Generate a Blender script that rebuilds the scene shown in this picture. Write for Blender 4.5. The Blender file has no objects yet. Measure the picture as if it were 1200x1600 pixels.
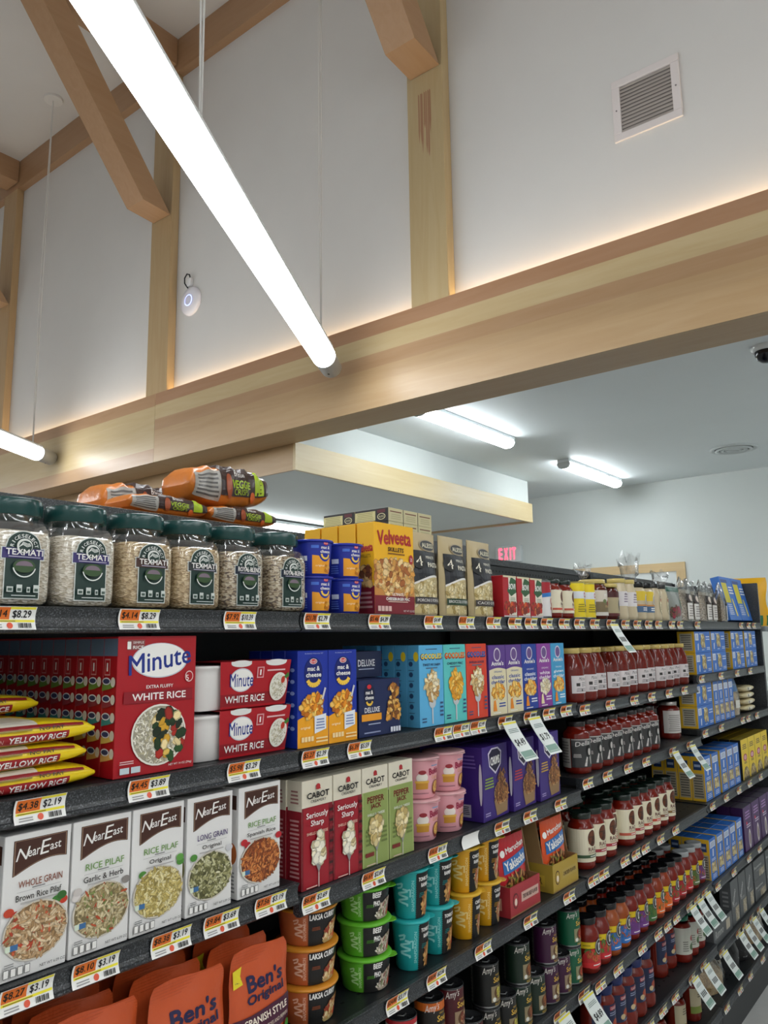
import bpy, math, random
from mathutils import Vector, Matrix
random.seed(7)
scene = bpy.context.scene
COL = scene.collection
pi = math.pi

# ------------------------------------------------------------------ camera, world, exposure
ZC = 1.66                                   # camera height, metres
F_PX, YAW, PITCH, ROLL = 1215.16, 0.66661, 0.15970, -0.014334
cam_d = bpy.data.cameras.new('camera'); cam = bpy.data.objects.new('camera', cam_d); COL.objects.link(cam)
cam_d.sensor_fit = 'VERTICAL'; cam_d.sensor_height = 32.0; cam_d.lens = F_PX / 1600.0 * 32.0
cam_d.clip_start = 0.02; cam_d.clip_end = 100
_f = Vector((math.cos(YAW) * math.cos(PITCH), math.sin(YAW) * math.cos(PITCH), math.sin(PITCH)))
_r = Vector((math.sin(YAW), -math.cos(YAW), 0)); _u = _r.cross(_f)
_c, _s = math.cos(ROLL), math.sin(ROLL)
_R = _c * _r + _s * _u; _U = -_s * _r + _c * _u
cam.matrix_world = Matrix(((_R.x, _U.x, -_f.x, 0), (_R.y, _U.y, -_f.y, 0), (_R.z, _U.z, -_f.z, ZC), (0, 0, 0, 1)))
scene.camera = cam
world = bpy.data.worlds.new('world'); scene.world = world; world.use_nodes = True
world.node_tree.nodes['Background'].inputs[0].default_value = (0.9, 0.95, 1.0, 1)
world.node_tree.nodes['Background'].inputs[1].default_value = 0.02
scene.view_settings.view_transform = 'Standard'; scene.view_settings.look = 'None'
scene.view_settings.gamma = 1.0; scene.view_settings.use_curve_mapping = False
scene.view_settings.exposure = 1.7
PENDANT_W, FIXTURE_W, COVE_W = 5.6, 8.0, 6.0    # emission strengths of the lamps
scene.cycles.use_denoising = True
scene.cycles.max_bounces = 7; scene.cycles.diffuse_bounces = 4; scene.cycles.glossy_bounces = 3
scene.cycles.transparent_max_bounces = 12; scene.cycles.transmission_bounces = 4
scene.cycles.caustics_reflective = False; scene.cycles.caustics_refractive = False
scene.cycles.sample_clamp_indirect = 6.0

# ------------------------------------------------------------------ colours and materials
def hx(s):
    s = s.lstrip('#'); v = [int(s[i:i + 2], 16) / 255 for i in (0, 2, 4)]
    return tuple(c / 12.92 if c <= 0.04045 else ((c + 0.055) / 1.055) ** 2.4 for c in v)
def mix(a, b, t): return tuple(x + (y - x) * t for x, y in zip(a, b))
def shade(c, k): return tuple(min(1, x * k) for x in c)

def newmat(name, rough=0.5, metal=0.0, coat=0.0, spec=0.5):
    m = bpy.data.materials.new(name); m.use_nodes = True
    b = m.node_tree.nodes['Principled BSDF']
    b.inputs['Roughness'].default_value = rough; b.inputs['Metallic'].default_value = metal
    b.inputs['Coat Weight'].default_value = coat; b.inputs['Specular IOR Level'].default_value = spec
    b.inputs['Coat Roughness'].default_value = 0.06
    return m, b, m.node_tree.nodes, m.node_tree.links
def colmat(name, bump=0, bscale=60, **k):
    m, b, n, l = newmat(name, **k)
    a = n.new('ShaderNodeVertexColor'); a.layer_name = 'Col'; l.new(a.outputs[0], b.inputs['Base Color'])
    if bump:
        tc = n.new('ShaderNodeTexCoord'); t = n.new('ShaderNodeTexNoise'); t.inputs['Scale'].default_value = bscale
        t.inputs['Detail'].default_value = 3
        bp = n.new('ShaderNodeBump'); bp.inputs['Strength'].default_value = bump; bp.inputs['Distance'].default_value = 0.004
        l.new(tc.outputs['Object'], t.inputs['Vector']); l.new(t.outputs['Fac'], bp.inputs['Height']); l.new(bp.outputs[0], b.inputs['Normal'])
    return m
M_CARD = colmat('printed_card', rough=0.42, spec=0.45)
M_MATTE = colmat('matte_paint', rough=0.75)
M_GLOSS = colmat('glossy_plastic', rough=0.22)
M_FILM = colmat('plastic_film', rough=0.3, bump=0.5, bscale=38)
M_JAR = colmat('filled_glass', rough=0.13, spec=0.45)
M_TIN = colmat('tin', rough=0.3, metal=0.9)
def coltex(name, scale_vec, cols, tscale, detail=4, rough=0.5, bump=0.0, kind='noise', use_col=False, bdist=0.002, dist=0.0, spec=0.5, pos=None):
    m, b, n, l = newmat(name, rough=rough, spec=spec)
    tc = n.new('ShaderNodeTexCoord'); mp = n.new('ShaderNodeMapping'); mp.inputs['Scale'].default_value = scale_vec
    l.new(tc.outputs['Object'], mp.inputs['Vector'])
    if kind == 'noise':
        t = n.new('ShaderNodeTexNoise'); t.inputs['Scale'].default_value = tscale; t.inputs['Detail'].default_value = detail
        t.inputs['Distortion'].default_value = dist; out = t.outputs['Fac']
    elif kind == 'vor':
        t = n.new('ShaderNodeTexVoronoi'); t.inputs['Scale'].default_value = tscale; out = t.outputs['Color']
    l.new(mp.outputs[0], t.inputs['Vector'])
    r = n.new('ShaderNodeValToRGB'); l.new(out, r.inputs[0])
    e = r.color_ramp.elements
    while len(e) < len(cols): e.new(0.5)
    for i, c in enumerate(cols):
        e[i].position = pos[i] if pos else i / (len(cols) - 1); e[i].color = (*c, 1)
    src = r.outputs[0]
    if use_col:
        a = n.new('ShaderNodeVertexColor'); a.layer_name = 'Col'
        mx = n.new('ShaderNodeMix'); mx.data_type = 'RGBA'; mx.blend_type = 'MULTIPLY'; mx.inputs[0].default_value = 1
        l.new(src, mx.inputs[6]); l.new(a.outputs[0], mx.inputs[7]); src = mx.outputs[2]
    l.new(src, b.inputs['Base Color'])
    if bump:
        bp = n.new('ShaderNodeBump'); bp.inputs['Strength'].default_value = bump; bp.inputs['Distance'].default_value = bdist
        h = t.outputs['Distance'] if kind == 'vor' else out
        l.new(h, bp.inputs['Height']); l.new(bp.outputs[0], b.inputs['Normal'])
    return m
GR = [(0.86, 0.79, 0.70), (1, 1, 1), (0.93, 0.89, 0.83), (1, 1, 1)]
WOOD = {'x': coltex('maple_grain_x', (0.7, 9, 9), GR, 2.6, 7, rough=0.38, use_col=True, dist=0.9),
        'y': coltex('maple_grain_y', (9, 0.7, 9), GR, 2.6, 7, rough=0.38, use_col=True, dist=0.9),
        'z': coltex('maple_grain_z', (9, 9, 0.7), GR, 2.6, 7, rough=0.38, use_col=True, dist=0.9)}
M_WALL = coltex('painted_plaster', (1, 1, 1), [hx('d2d0cd'), hx('d8d6d3')], 3, 3, rough=0.7)
M_WALLC = coltex('painted_plaster_cool', (1, 1, 1), [hx('d4d9d6'), hx('dadfdc')], 3, 3, rough=0.7)
M_CEIL = coltex('ceiling_paint', (1, 1, 1), [hx('ccc9c6'), hx('d1cecb')], 3, 3, rough=0.75)
M_CEILC = coltex('ceiling_paint_cool', (1, 1, 1), [hx('dde3e4'), hx('e2e8e9')], 3, 3, rough=0.6)
M_FLOOR = coltex('polished_concrete', (1, 1, 1), [hx('a8a7a4'), hx('bfbebb'), hx('cecdca')], 5, 9, rough=0.35)
M_STEEL = coltex('hammered_black_steel', (1, 1, 1), [hx('1b1d1f'), hx('323538'), hx('74787c')], 420, 2, rough=0.34, bump=0.55, bdist=0.0012, pos=[0.3, 0.55, 0.75])
M_STEELD = coltex('black_steel', (1, 1, 1), [hx('16181a'), hx('202326')], 90, 2, rough=0.42, bump=0.1)
M_RICE = {k: coltex('grains_' + k, (1, 1, 2.4), c, 190, kind='vor', rough=0.6, bump=0.9, bdist=0.002, pos=p) for k, c, p in (
    ('white', [hx('b9ab92'), hx('d8cdb9'), hx('efe8da')], [0.2, 0.5, 0.8]),
    ('brown', [hx('9c8058'), hx('c2a67a'), hx('dcc69e')], [0.2, 0.5, 0.8]),
    ('blend', [hx('5c4a3b'), hx('9c8566'), hx('bfae90'), hx('d6cab2')], [0.22, 0.4, 0.6, 0.8]))}
M_NOODLE = coltex('dry_noodles', (1, 2.5, 1), [hx('7c5a2c'), hx('c29b58'), hx('e3c686')], 55, 4, rough=0.4, bump=1.0, bdist=0.006, dist=2.5, pos=[0.3, 0.5, 0.7])
def emis(name, c, s):
    m = bpy.data.materials.new(name); m.use_nodes = True; n = m.node_tree.nodes; n.clear()
    o = n.new('ShaderNodeOutputMaterial'); e = n.new('ShaderNodeEmission'); e.inputs[0].default_value = (*c, 1); e.inputs[1].default_value = s
    m.node_tree.links.new(e.outputs[0], o.inputs[0]); return m
M_TUBE = emis('pendant_diffuser', (0.94, 0.98, 1.0), PENDANT_W)
M_FIX = emis('fixture_diffuser', (0.90, 0.97, 1.0), FIXTURE_W)
M_COVE = emis('cove_light', (1.0, 0.74, 0.42), COVE_W)
M_EXIT = emis('exit_red', (1.0, 0.05, 0.08), 1.6)
M_BLUE = emis('status_blue', (0.25, 0.3, 1.0), 1.2)
def clear(name, t, tint=(1, 1, 1), rough=0.08):
    m = bpy.data.materials.new(name); m.use_nodes = True; n = m.node_tree.nodes; n.clear(); l = m.node_tree.links
    o = n.new('ShaderNodeOutputMaterial'); tr = n.new('ShaderNodeBsdfTransparent'); tr.inputs[0].default_value = (*tint, 1)
    g = n.new('ShaderNodeBsdfGlossy'); g.inputs['Roughness'].default_value = rough
    lw = n.new('ShaderNodeLayerWeight'); lw.inputs[0].default_value = 0.35
    mp = n.new('ShaderNodeMapRange'); mp.inputs[3].default_value = t; mp.inputs[4].default_value = min(1, t + 0.45)
    mx = n.new('ShaderNodeMixShader'); l.new(lw.outputs['Facing'], mp.inputs[0]); l.new(mp.outputs[0], mx.inputs[0])
    l.new(tr.outputs[0], mx.inputs[1]); l.new(g.outputs[0], mx.inputs[2]); l.new(mx.outputs[0], o.inputs[0]); return m
M_CLEAR = clear('clear_plastic', 0.06)
M_BAG = clear('clear_film', 0.16, rough=0.16)

# ------------------------------------------------------------------ mesh builder
class MB:
    def __init__(s): s.v = []; s.f = []; s.c = []; s.m = []; s.sm = []; s.mats = []
    def mi(s, mat):
        if mat not in s.mats: s.mats.append(mat)
        return s.mats.index(mat)
    def face(s, pts, col, mat, smooth=False):
        b = len(s.v); s.v += [tuple(p) for p in pts]; s.f.append(tuple(range(b, b + len(pts)))); s.c.append(col); s.m.append(s.mi(mat)); s.sm.append(smooth)
    def mesh(s, verts, faces, col, mat, smooth=False):
        b = len(s.v); s.v += [tuple(p) for p in verts]; k = s.mi(mat)
        for i, f in enumerate(faces):
            s.f.append(tuple(b + j for j in f)); s.c.append(col[i] if isinstance(col, list) else col); s.m.append(k); s.sm.append(smooth)
    def box(s, x0, x1, y0, y1, z0, z1, col, mat, ch=0.0, cols=None):
        """chamfered box; cols may recolour faces: 'f' -y, 'b' +y, 'l' -x, 'r' +x, 'd' -z, 't' +z"""
        g = lambda k: (cols or {}).get(k, col)
        if ch <= 0:
            V = [(x0, y0, z0), (x1, y0, z0), (x1, y1, z0), (x0, y1, z0), (x0, y0, z1), (x1, y0, z1), (x1, y1, z1), (x0, y1, z1)]
            s.mesh(V, [(0, 1, 5, 4), (1, 2, 6, 5), (2, 3, 7, 6), (3, 0, 4, 7), (4, 5, 6, 7), (3, 2, 1, 0)], [g('f'), g('r'), g('b'), g('l'), g('t'), g('d')], mat); return
        V = []; ix = {}
        for a in (0, 1):
            for b in (0, 1):
                for c in (0, 1):
                    X, Y, Z = (x0, x1)[a], (y0, y1)[b], (z0, z1)[c]; sx, sy, sz = (1 - 2 * a) * ch, (1 - 2 * b) * ch, (1 - 2 * c) * ch
                    for k, p in (('x', (X, Y + sy, Z + sz)), ('y', (X + sx, Y, Z + sz)), ('z', (X + sx, Y + sy, Z))): ix[a, b, c, k] = len(V); V.append(p)
        F = []; C = []
        q = lambda k, *abc: [ix[a, b, c, k] for a, b, c in abc]
        F += [q('y', (0, 0, 0), (1, 0, 0), (1, 0, 1), (0, 0, 1)), q('y', (1, 1, 0), (0, 1, 0), (0, 1, 1), (1, 1, 1)), q('x', (0, 1, 0), (0, 0, 0), (0, 0, 1), (0, 1, 1)),
              q('x', (1, 0, 0), (1, 1, 0), (1, 1, 1), (1, 0, 1)), q('z', (0, 1, 0), (1, 1, 0), (1, 0, 0), (0, 0, 0)), q('z', (0, 0, 1), (1, 0, 1), (1, 1, 1), (0, 1, 1))]
        C += [g('f'), g('b'), g('l'), g('r'), g('d'), g('t')]
        for a in (0, 1):
            for b in (0, 1):
                F.append([ix[a, b, 0, 'x'], ix[a, b, 0, 'y'], ix[a, b, 1, 'y'], ix[a, b, 1, 'x']]); C.append(g('l' if a == 0 else 'r'))
                F.append([ix[a, 0, b, 'x'], ix[a, 0, b, 'z'], ix[a, 1, b, 'z'], ix[a, 1, b, 'x']]); C.append(g('l' if a == 0 else 'r'))
                F.append([ix[0, a, b, 'y'], ix[0, a, b, 'z'], ix[1, a, b, 'z'], ix[1, a, b, 'y']]); C.append(g('f' if a == 0 else 'b'))
                for c in (0, 1): F.append([ix[a, b, c, 'x'], ix[a, b, c, 'y'], ix[a, b, c, 'z']]); C.append(col)
        s.mesh(V, F, C, mat)
    def lathe(s, prof, n, col, mat, smooth=True, cx=0, cy=0, expo=2.0, cap0=True, cap1=True, ribs=0, cols=None):
        V = []; F = []; C = []
        for i, (r, z) in enumerate(prof):
            for k in range(n):
                t = 2 * pi * k / n; ct, st = math.cos(t), math.sin(t); rr = r
                if expo != 2.0: rr = r / (abs(ct) ** expo + abs(st) ** expo) ** (1 / expo)
                if ribs and k % 2: rr *= (1 - ribs)
                V.append((cx + rr * ct, cy + rr * st, z))
        for i in range(len(prof) - 1):
            for k in range(n): F.append((i * n + k, i * n + (k + 1) % n, (i + 1) * n + (k + 1) % n, (i + 1) * n + k)); C.append(cols[i] if cols else col)
        s.mesh(V, F, C, mat, smooth)
        m = len(prof) - 1
        if cap0: s.face([V[k] for k in range(n)][::-1], cols[0] if cols else col, mat)
        if cap1: s.face([V[m * n + k] for k in range(n)], cols[-1] if cols else col, mat)
    def prism(s, poly, axis, a0, a1, col, mat):
        """polygon in the two other axes extruded along axis"""
        def P(p, a): return {'x': (a, p[0], p[1]), 'y': (p[0], a, p[1]), 'z': (p[0], p[1], a)}[axis]
        n = len(poly); V = [P(p, a0) for p in poly] + [P(p, a1) for p in poly]
        s.mesh(V, [tuple(range(n))[::-1], tuple(range(n, 2 * n))] + [(i, (i + 1) % n, n + (i + 1) % n, n + i) for i in range(n)], col, mat)
    def tube(s, pts, r, n, col, mat, smooth=True):
        V = []; F = []; m = len(pts); P = [Vector(p) for p in pts]
        for i, p in enumerate(P):
            d = (P[min(i + 1, m - 1)] - P[max(i - 1, 0)]).normalized()
            a = d.orthogonal().normalized() if i == 0 else (a - d * a.dot(d)).normalized()
            b = d.cross(a)
            for k in range(n): t = 2 * pi * k / n; V.append(p + (a * math.cos(t) + b * math.sin(t)) * r)
        for i in range(m - 1):
            for k in range(n): F.append((i * n + k, i * n + (k + 1) % n, (i + 1) * n + (k + 1) % n, (i + 1) * n + k))
        s.mesh(V, F, col, mat, smooth); s.face(V[:n][::-1], col, mat); s.face(V[-n:], col, mat)
    def build(s, name, parent=None, loc=None):
        me = bpy.data.meshes.new(name); me.from_pydata(s.v, [], s.f)
        for m in s.mats: me.materials.append(m)
        me.polygons.foreach_set('material_index', s.m); me.polygons.foreach_set('use_smooth', s.sm)
        at = me.color_attributes.new('Col', 'FLOAT_COLOR', 'CORNER'); buf = []
        for f, c in zip(s.f, s.c): buf += [c[0], c[1], c[2], 1.0] * len(f)
        at.data.foreach_set('color', buf); me.update()
        o = bpy.data.objects.new(name, me); COL.objects.link(o)
        if parent: o.parent = parent
        if loc: o.location = loc
        return o

_txt = {}
def glyphs(s, bold=0.0):
    k = (s, bold)
    if k not in _txt:
        cu = bpy.data.curves.new('t', 'FONT'); cu.body = s; cu.resolution_u = 2; cu.offset = bold; cu.fill_mode = 'FRONT'
        ob = bpy.data.objects.new('t', cu); me = ob.to_mesh()
        v = [(p.co.x, p.co.y) for p in me.vertices]; f = [tuple(p.vertices) for p in me.polygons]
        ob.to_mesh_clear(); bpy.data.objects.remove(ob); bpy.data.curves.remove(cu)
        if v:
            x0 = min(p[0] for p in v); x1 = max(p[0] for p in v); y0 = min(p[1] for p in v); y1 = max(p[1] for p in v)
            v = [((x - (x0 + x1) / 2) / max(x1 - x0, 1e-6), (y - (y0 + y1) / 2) / max(y1 - y0, 1e-6)) for x, y in v]
        _txt[k] = (v, f)
    return _txt[k]

class Art:
    """flat print laid on a surface: map(u, v, lift) -> local point"""
    def __init__(s, mb, mp, mat=None, eps=0.00012, nu=1, nv=1, base=0.00015):
        s.mb = mb; s.map = mp; s.mat = mat or M_CARD; s.eps = eps; s.l = base; s.nu = nu; s.nv = nv
    def up(s): s.l += s.eps; return s.l
    def rect(s, u0, v0, u1, v1, col, sk=0.0, mat=None):
        l = s.up(); nu, nv = s.nu, s.nv; V = []; F = []
        for j in range(nv + 1):
            for i in range(nu + 1):
                a, b = i / nu, j / nv; V.append(s.map(u0 + (u1 - u0) * a + sk * b, v0 + (v1 - v0) * b, l))
        for j in range(nv):
            for i in range(nu): q = j * (nu + 1) + i; F.append((q, q + 1, q + nu + 2, q + nu + 1))
        s.mb.mesh(V, F, col, mat or s.mat)
    def strips(s, u0, u1, lo, hi, col, n=14, nv=None):
        l = s.up(); nv = nv or s.nv; V = []; F = []
        for i in range(n + 1):
            u = u0 + (u1 - u0) * i / n; a, b = lo(u), hi(u)
            for j in range(nv + 1): V.append(s.map(u, a + (b - a) * j / nv, l))
        for i in range(n):
            for j in range(nv): q = i * (nv + 1) + j; F.append((q, q + nv + 1, q + nv + 2, q + 1))
        s.mb.mesh(V, F, col, s.mat)
    def ell(s, cu, cv, ru, rv, col, n=14):
        h = lambda u: rv * math.sqrt(max(0, 1 - ((u - cu) / ru) ** 2))
        l = s.up(); V = []; F = []; nv = max(1, s.nv)
        us = [cu - ru * math.cos(pi * i / n) for i in range(n + 1)]
        for u in us:
            d = h(u)
            for j in range(nv + 1): V.append(s.map(u, cv - d + 2 * d * j / nv, l))
        for i in range(n):
            for j in range(nv): q = i * (nv + 1) + j; F.append((q, q + nv + 1, q + nv + 2, q + 1))
        s.mb.mesh(V, F, col, s.mat)
    def poly(s, pts, col):
        l = s.up(); s.mb.face([s.map(u, v, l) for u, v in pts], col, s.mat)
    def line(s, pts, w, col):
        l = s.up()
        for (a, b), (c, d) in zip(pts, pts[1:]):
            L = math.hypot(c - a, d - b) or 1; nx, ny = -(d - b) / L * w / 2, (c - a) / L * w / 2
            s.mb.face([s.map(a - nx, b - ny, l), s.map(c - nx, d - ny, l), s.map(c + nx, d + ny, l), s.map(a + nx, b + ny, l)], col, s.mat)
    def text(s, t, cu, cv, w, h, col, bold=0.0, rot=0.0, shear=0.0, curve=0.0):
        v, f = glyphs(t); l = s.up(); c, k = math.cos(rot), math.sin(rot)
        d = min(bold * 1.3, 0.045) * h
        for dx, dy in (((-d, 0.0), (d, 0.0), (0.0, d), (0.0, -d)) if bold else ((0.0, 0.0),)):
            V = []; l += s.eps * 0.3
            for x, y in v:
                x2 = x * (w - 2 * d) + y * h * shear + dx; y2 = y * (h - 2 * d) + curve * (0.25 - x * x) * w + dy
                V.append(s.map(cu + x2 * c - y2 * k, cv + x2 * k + y2 * c, l))
            s.mb.mesh(V, f, col, s.mat)
        s.l = l
    def arc(s, t, cu, cv, R, a0, a1, h, col, bold=0.02):
        n = len(t); wch = abs(a1 - a0) / n * R * 0.82
        for i, ch in enumerate(t):
            if ch == ' ': continue
            a = a0 + (a1 - a0) * (i + 0.5) / n
            s.l -= s.eps
            s.text(ch, cu + R * math.cos(a), cv + R * math.sin(a), wch * (0.35 if ch == 'I' else 1), h, col, bold, rot=a - pi / 2)
        s.l += s.eps
    def blobs(s, inside, box, n, cols, L, W, seed=1, edge=True):
        """scattered grains, pasta, noodles"""
        rnd = random.Random(seed); k = 0; t = 0; l0 = s.up()
        while k < n and t < n * 8:
            t += 1; u = rnd.uniform(box[0], box[1]); v = rnd.uniform(box[2], box[3])
            if not inside(u, v): continue
            a = rnd.uniform(0, pi); c, q = math.cos(a), math.sin(a); L1 = L * rnd.uniform(0.7, 1.2); W1 = W * rnd.uniform(0.7, 1.2)
            col = rnd.choice(cols); col = shade(col, rnd.uniform(0.82, 1.12)); l = l0 + s.eps * 0.9 * rnd.random()
            P = [(-1, 0), (-0.6, -1), (0.5, -1), (1, 0), (0.6, 1), (-0.5, 1)]
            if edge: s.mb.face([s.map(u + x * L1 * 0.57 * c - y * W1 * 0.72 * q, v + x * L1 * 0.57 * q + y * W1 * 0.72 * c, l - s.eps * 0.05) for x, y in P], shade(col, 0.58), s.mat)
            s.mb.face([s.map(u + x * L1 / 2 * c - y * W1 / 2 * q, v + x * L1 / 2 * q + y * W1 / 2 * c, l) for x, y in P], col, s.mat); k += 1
        s.l = l0 + s.eps
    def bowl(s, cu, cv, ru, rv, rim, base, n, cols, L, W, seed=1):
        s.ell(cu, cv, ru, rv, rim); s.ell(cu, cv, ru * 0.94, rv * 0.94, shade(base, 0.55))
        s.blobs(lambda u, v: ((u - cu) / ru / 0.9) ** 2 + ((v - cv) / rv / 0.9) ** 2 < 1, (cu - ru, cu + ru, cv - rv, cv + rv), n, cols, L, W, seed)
    def bars(s, u0, v0, u1, v1, col, n=3, seed=0):
        """lines of small print, too fine to read"""
        rnd = random.Random(seed); h = (v1 - v0) / n
        for i in range(n):
            s.l -= s.eps * 0.5
            w = (u1 - u0) * rnd.uniform(0.75, 1); c = (u0 + u1) / 2
            s.rect(c - w / 2, v0 + i * h + h * 0.25, c + w / 2, v0 + i * h + h * 0.72, col)

def front(w): return lambda u, v, l: (u - w / 2, -l, v)
def lside(w, d): return lambda u, v, l: (-w / 2 - l, d - u, v)
def top(w, h): return lambda u, v, l: (u - w / 2, v, h + l)
def around(R, cy=0.0, th0=0.0):
    """u is arc length measured from the side that faces the aisle; R may depend on height"""
    Rf = R if callable(R) else (lambda v: R)
    R0 = Rf(0.04)
    return lambda u, v, l: ((Rf(v) + l) * math.sin(u / R0 + th0), cy - (Rf(v) + l) * math.cos(u / R0 + th0), v)

# ------------------------------------------------------------------ scene bookkeeping
def tag(o, label, cat, group=None, kind=None):
    if label: o['label'] = label
    if cat: o['category'] = cat
    if group: o['group'] = group
    if kind: o['kind'] = kind
    return o
def struct(mb, name, label=None):
    o = mb.build(name); o['kind'] = 'structure'
    if label: o['label'] = label
    return o
def empty(name, loc=(0, 0, 0)):
    o = bpy.data.objects.new(name, None); COL.objects.link(o); o.location = loc; o.empty_display_size = 0.05; return o
def copy_tree(o, parent=None):
    c = o.copy(); COL.objects.link(c)
    if parent: c.parent = parent
    for ch in list(o.children): copy_tree(ch, c)
    return c
_used = set()
def put(proto, x, y, z, label, cat, group=None, rz=0.0):
    """the first time the prototype itself is placed, afterwards copies of it and of each of its parts"""
    o = proto if proto.name not in _used else copy_tree(proto)
    _used.add(proto.name)
    o.location = (x, y, z); o.rotation_euler = (0, 0, rz)
    if 'group' in o: del o['group']
    return tag(o, label, cat, group)
ORD = ['first', 'second', 'third', 'fourth', 'fifth', 'sixth', 'seventh', 'eighth', 'ninth', 'tenth', 'eleventh', 'twelfth', 'thirteenth', 'fourteenth', 'fifteenth']
W_, K_ = hx('f2f0ec'), hx('141414')
D = 1.07                                     # front plane of the shelving
JX = [-0.124, 1.095, 2.32, 3.54, 4.755]       # joints between the shelving units
def LZ(z): return z + ZC
LV = {1: [0.051, -0.208, -0.443, -0.765], 2: [0.051, -0.209, -0.468, -0.726, -1.008], 3: [0.051, -0.217, -0.438, -0.722, -1.02, -1.265],
      4: [0.051, -0.183, -0.413, -0.717, -1.037, -1.29]}
BASE_Z = -1.505

# ------------------------------------------------------------------ the building
XB, XW = 3.26, 3.33            # face of the big beam, face of the wall above it
ZB0, ZB1 = LZ(1.262), LZ(1.772)
ZHI, ZLO = LZ(4.6), LZ(1.5)     # high ceiling, ceiling of the low room
XFAR, XBACK, YL, YR = 7.7, -3.6, 10.0, -4.0
def slab(name, x0, x1, y0, y1, z0, z1, mat, label=None):
    m = MB(); m.box(x0, x1, y0, y1, z0, z1, (1, 1, 1), mat); return struct(m, name, label)
slab('floor', XBACK, XFAR, YR, YL, -0.1, 0, M_FLOOR, 'grey mottled concrete floor at the foot of the shelves')
slab('ceiling', XBACK, XW, YR, YL, ZHI, ZHI + 0.1, M_CEIL, 'high off-white ceiling over the timber frame')
slab('ceiling_low', XW + 0.05, XFAR, YR, YL, ZLO, ZLO + 0.1, M_CEILC, 'low cool white ceiling beyond the beam')
slab('wall_beam', XW, XW + 0.1, YR, YL, ZB1 - 0.06, ZHI, M_WALL, 'off-white upper wall above the long beam')
slab('wall_far', XFAR, XFAR + 0.1, YR, YL, 0, ZLO + 0.1, M_WALLC, 'pale far wall with the exit sign')
slab('wall_left', XBACK, XFAR, YL, YL + 0.1, 0, ZHI, M_WALL)
slab('wall_right', XBACK, XFAR, YR - 0.1, YR, 0, ZHI, M_WALL)
slab('wall_back', XBACK - 0.1, XBACK, YR, YL, 0, ZHI, M_WALL)

PALE, TAN, PINK, HONEY = hx('bba780'), hx('b0926d'), hx('a57f61'), hx('b69972')
def strips_y(mb, y0, y1, zs, cols, x0, x1):
    """one glued-up timber: boards of different tint stacked in its face"""
    for (a, b), c in zip(zip(zs, zs[1:]), cols): mb.box(x0, x1, y0, y1, a, b, c, WOOD['y'])
H = ZB1 - ZB0
m = MB(); strips_y(m, YR, 4.662, [ZB0 + H * k for k in (0, 0.30, 0.46, 0.62, 0.83, 1)], [HONEY, mix(TAN, HONEY, .5), mix(TAN, PINK, .4), PALE, PINK], XB, XB + 0.028)
m.box(XB + 0.028, XB + 0.275, YR, 4.662, ZB0, ZB1 - 0.055, TAN, WOOD['y'])
struct(m, 'trim_1', 'long wooden beam of banded boards, the piece at the right of its joint')
m = MB(); strips_y(m, 4.664, YL, [ZB0 + H * k for k in (0, 0.2, 0.82, 1)], [mix(PINK, HONEY, .5), PALE, mix(PINK, TAN, .4)], XB, XB + 0.028)
m.box(XB + 0.028, XB + 0.275, 4.664, YL, ZB0, ZB1 - 0.055, TAN, WOOD['y'])
struct(m, 'trim_2', 'paler piece of the long wooden beam left of its joint')
m = MB(); m.box(XB + 0.005, XW, YR, YL, LZ(4.32), ZHI, mix(PINK, TAN, .3), WOOD['y'])
struct(m, 'trim_3', 'wooden plate along the top of the upper wall')
# cove light lying in the slot on top of the beam
m = MB(); m.box(XB + 0.032, XW - 0.004, YR + 0.1, YL - 0.1, ZB1 - 0.053, ZB1 - 0.043, (1, 1, 1), M_COVE)
tag(m.build('cove_light_strip'), 'warm light strip hidden in the slot along the beam top', 'light strip')
POSTS = [(2.112, 2.356, 'the post near the middle, right of the long hanging tube'), (4.54, 4.788, 'the post behind the long hanging tube'), (7.0, 7.25, 'the post at the edge of the view behind the hanging cable')]
for i, (y0, y1, w) in enumerate(POSTS):
    m = MB(); c = [PALE, mix(PALE, TAN, .5), HONEY][i]
    m.box(XB + 0.002, XW - 0.001, y0, y1, ZB1 - 0.052, LZ(4.32) - 0.001, c, WOOD['z'], ch=0.003)
    if i == 0:
        a = Art(m, lambda u, v, l: (XB + 0.002 - l, y1 - u, v), WOOD['z']); rs = random.Random(5)
        for k in range(7): u = 0.075 + 0.013 * k + rs.uniform(-0.003, 0.003); z = LZ(2.55) + rs.uniform(0.1, 0.3); a.poly([(u, z), (u + 0.006, z - rs.uniform(0.02, 0.1)), (u + 0.011, z), (u + 0.01, LZ(3.02)), (u + 0.002, LZ(3.03))], mix(PINK, hx('a8604a'), 0.12))
    tag(m.build('timber_post'), ['pale wooden wall post with a reddish streak above the beam, under the middle brace', 'pale wooden wall post crossed by the long glowing tube', 'honey coloured wooden wall post farthest along the beam'][i], 'post')
    ya, yb = y0 + 0.015, y1 - 0.03
    m = MB(); zt = LZ(4.375)
    m.prism([(XB - 0.002, LZ(3.14)), (XB - 0.235, LZ(3.155)), (XB - 0.235 - 0.94, zt), (XB - 0.94, zt)], 'y', ya, yb, [mix(PINK, TAN, .45), mix(PINK, HONEY, .3), mix(PINK, TAN, .5)][i], WOOD['x'])
    tag(m.build('timber_brace'), ['diagonal wooden brace rising from the middle post', 'large diagonal wooden brace rising from the second post, beside the glowing tube', 'diagonal wooden brace rising from the farthest post, mostly cut off'][i], 'brace')
    m = MB(); m.box(XBACK, XB - 0.001, y0 - 0.01, y1 - 0.03, LZ(4.38), ZHI - 0.001, mix(PINK, TAN, .35), WOOD['x'])
    struct(m, 'trim_%d' % (4 + i), 'wooden ceiling beam running over the ' + ['middle', 'second', 'farthest'][i] + ' brace')

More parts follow.
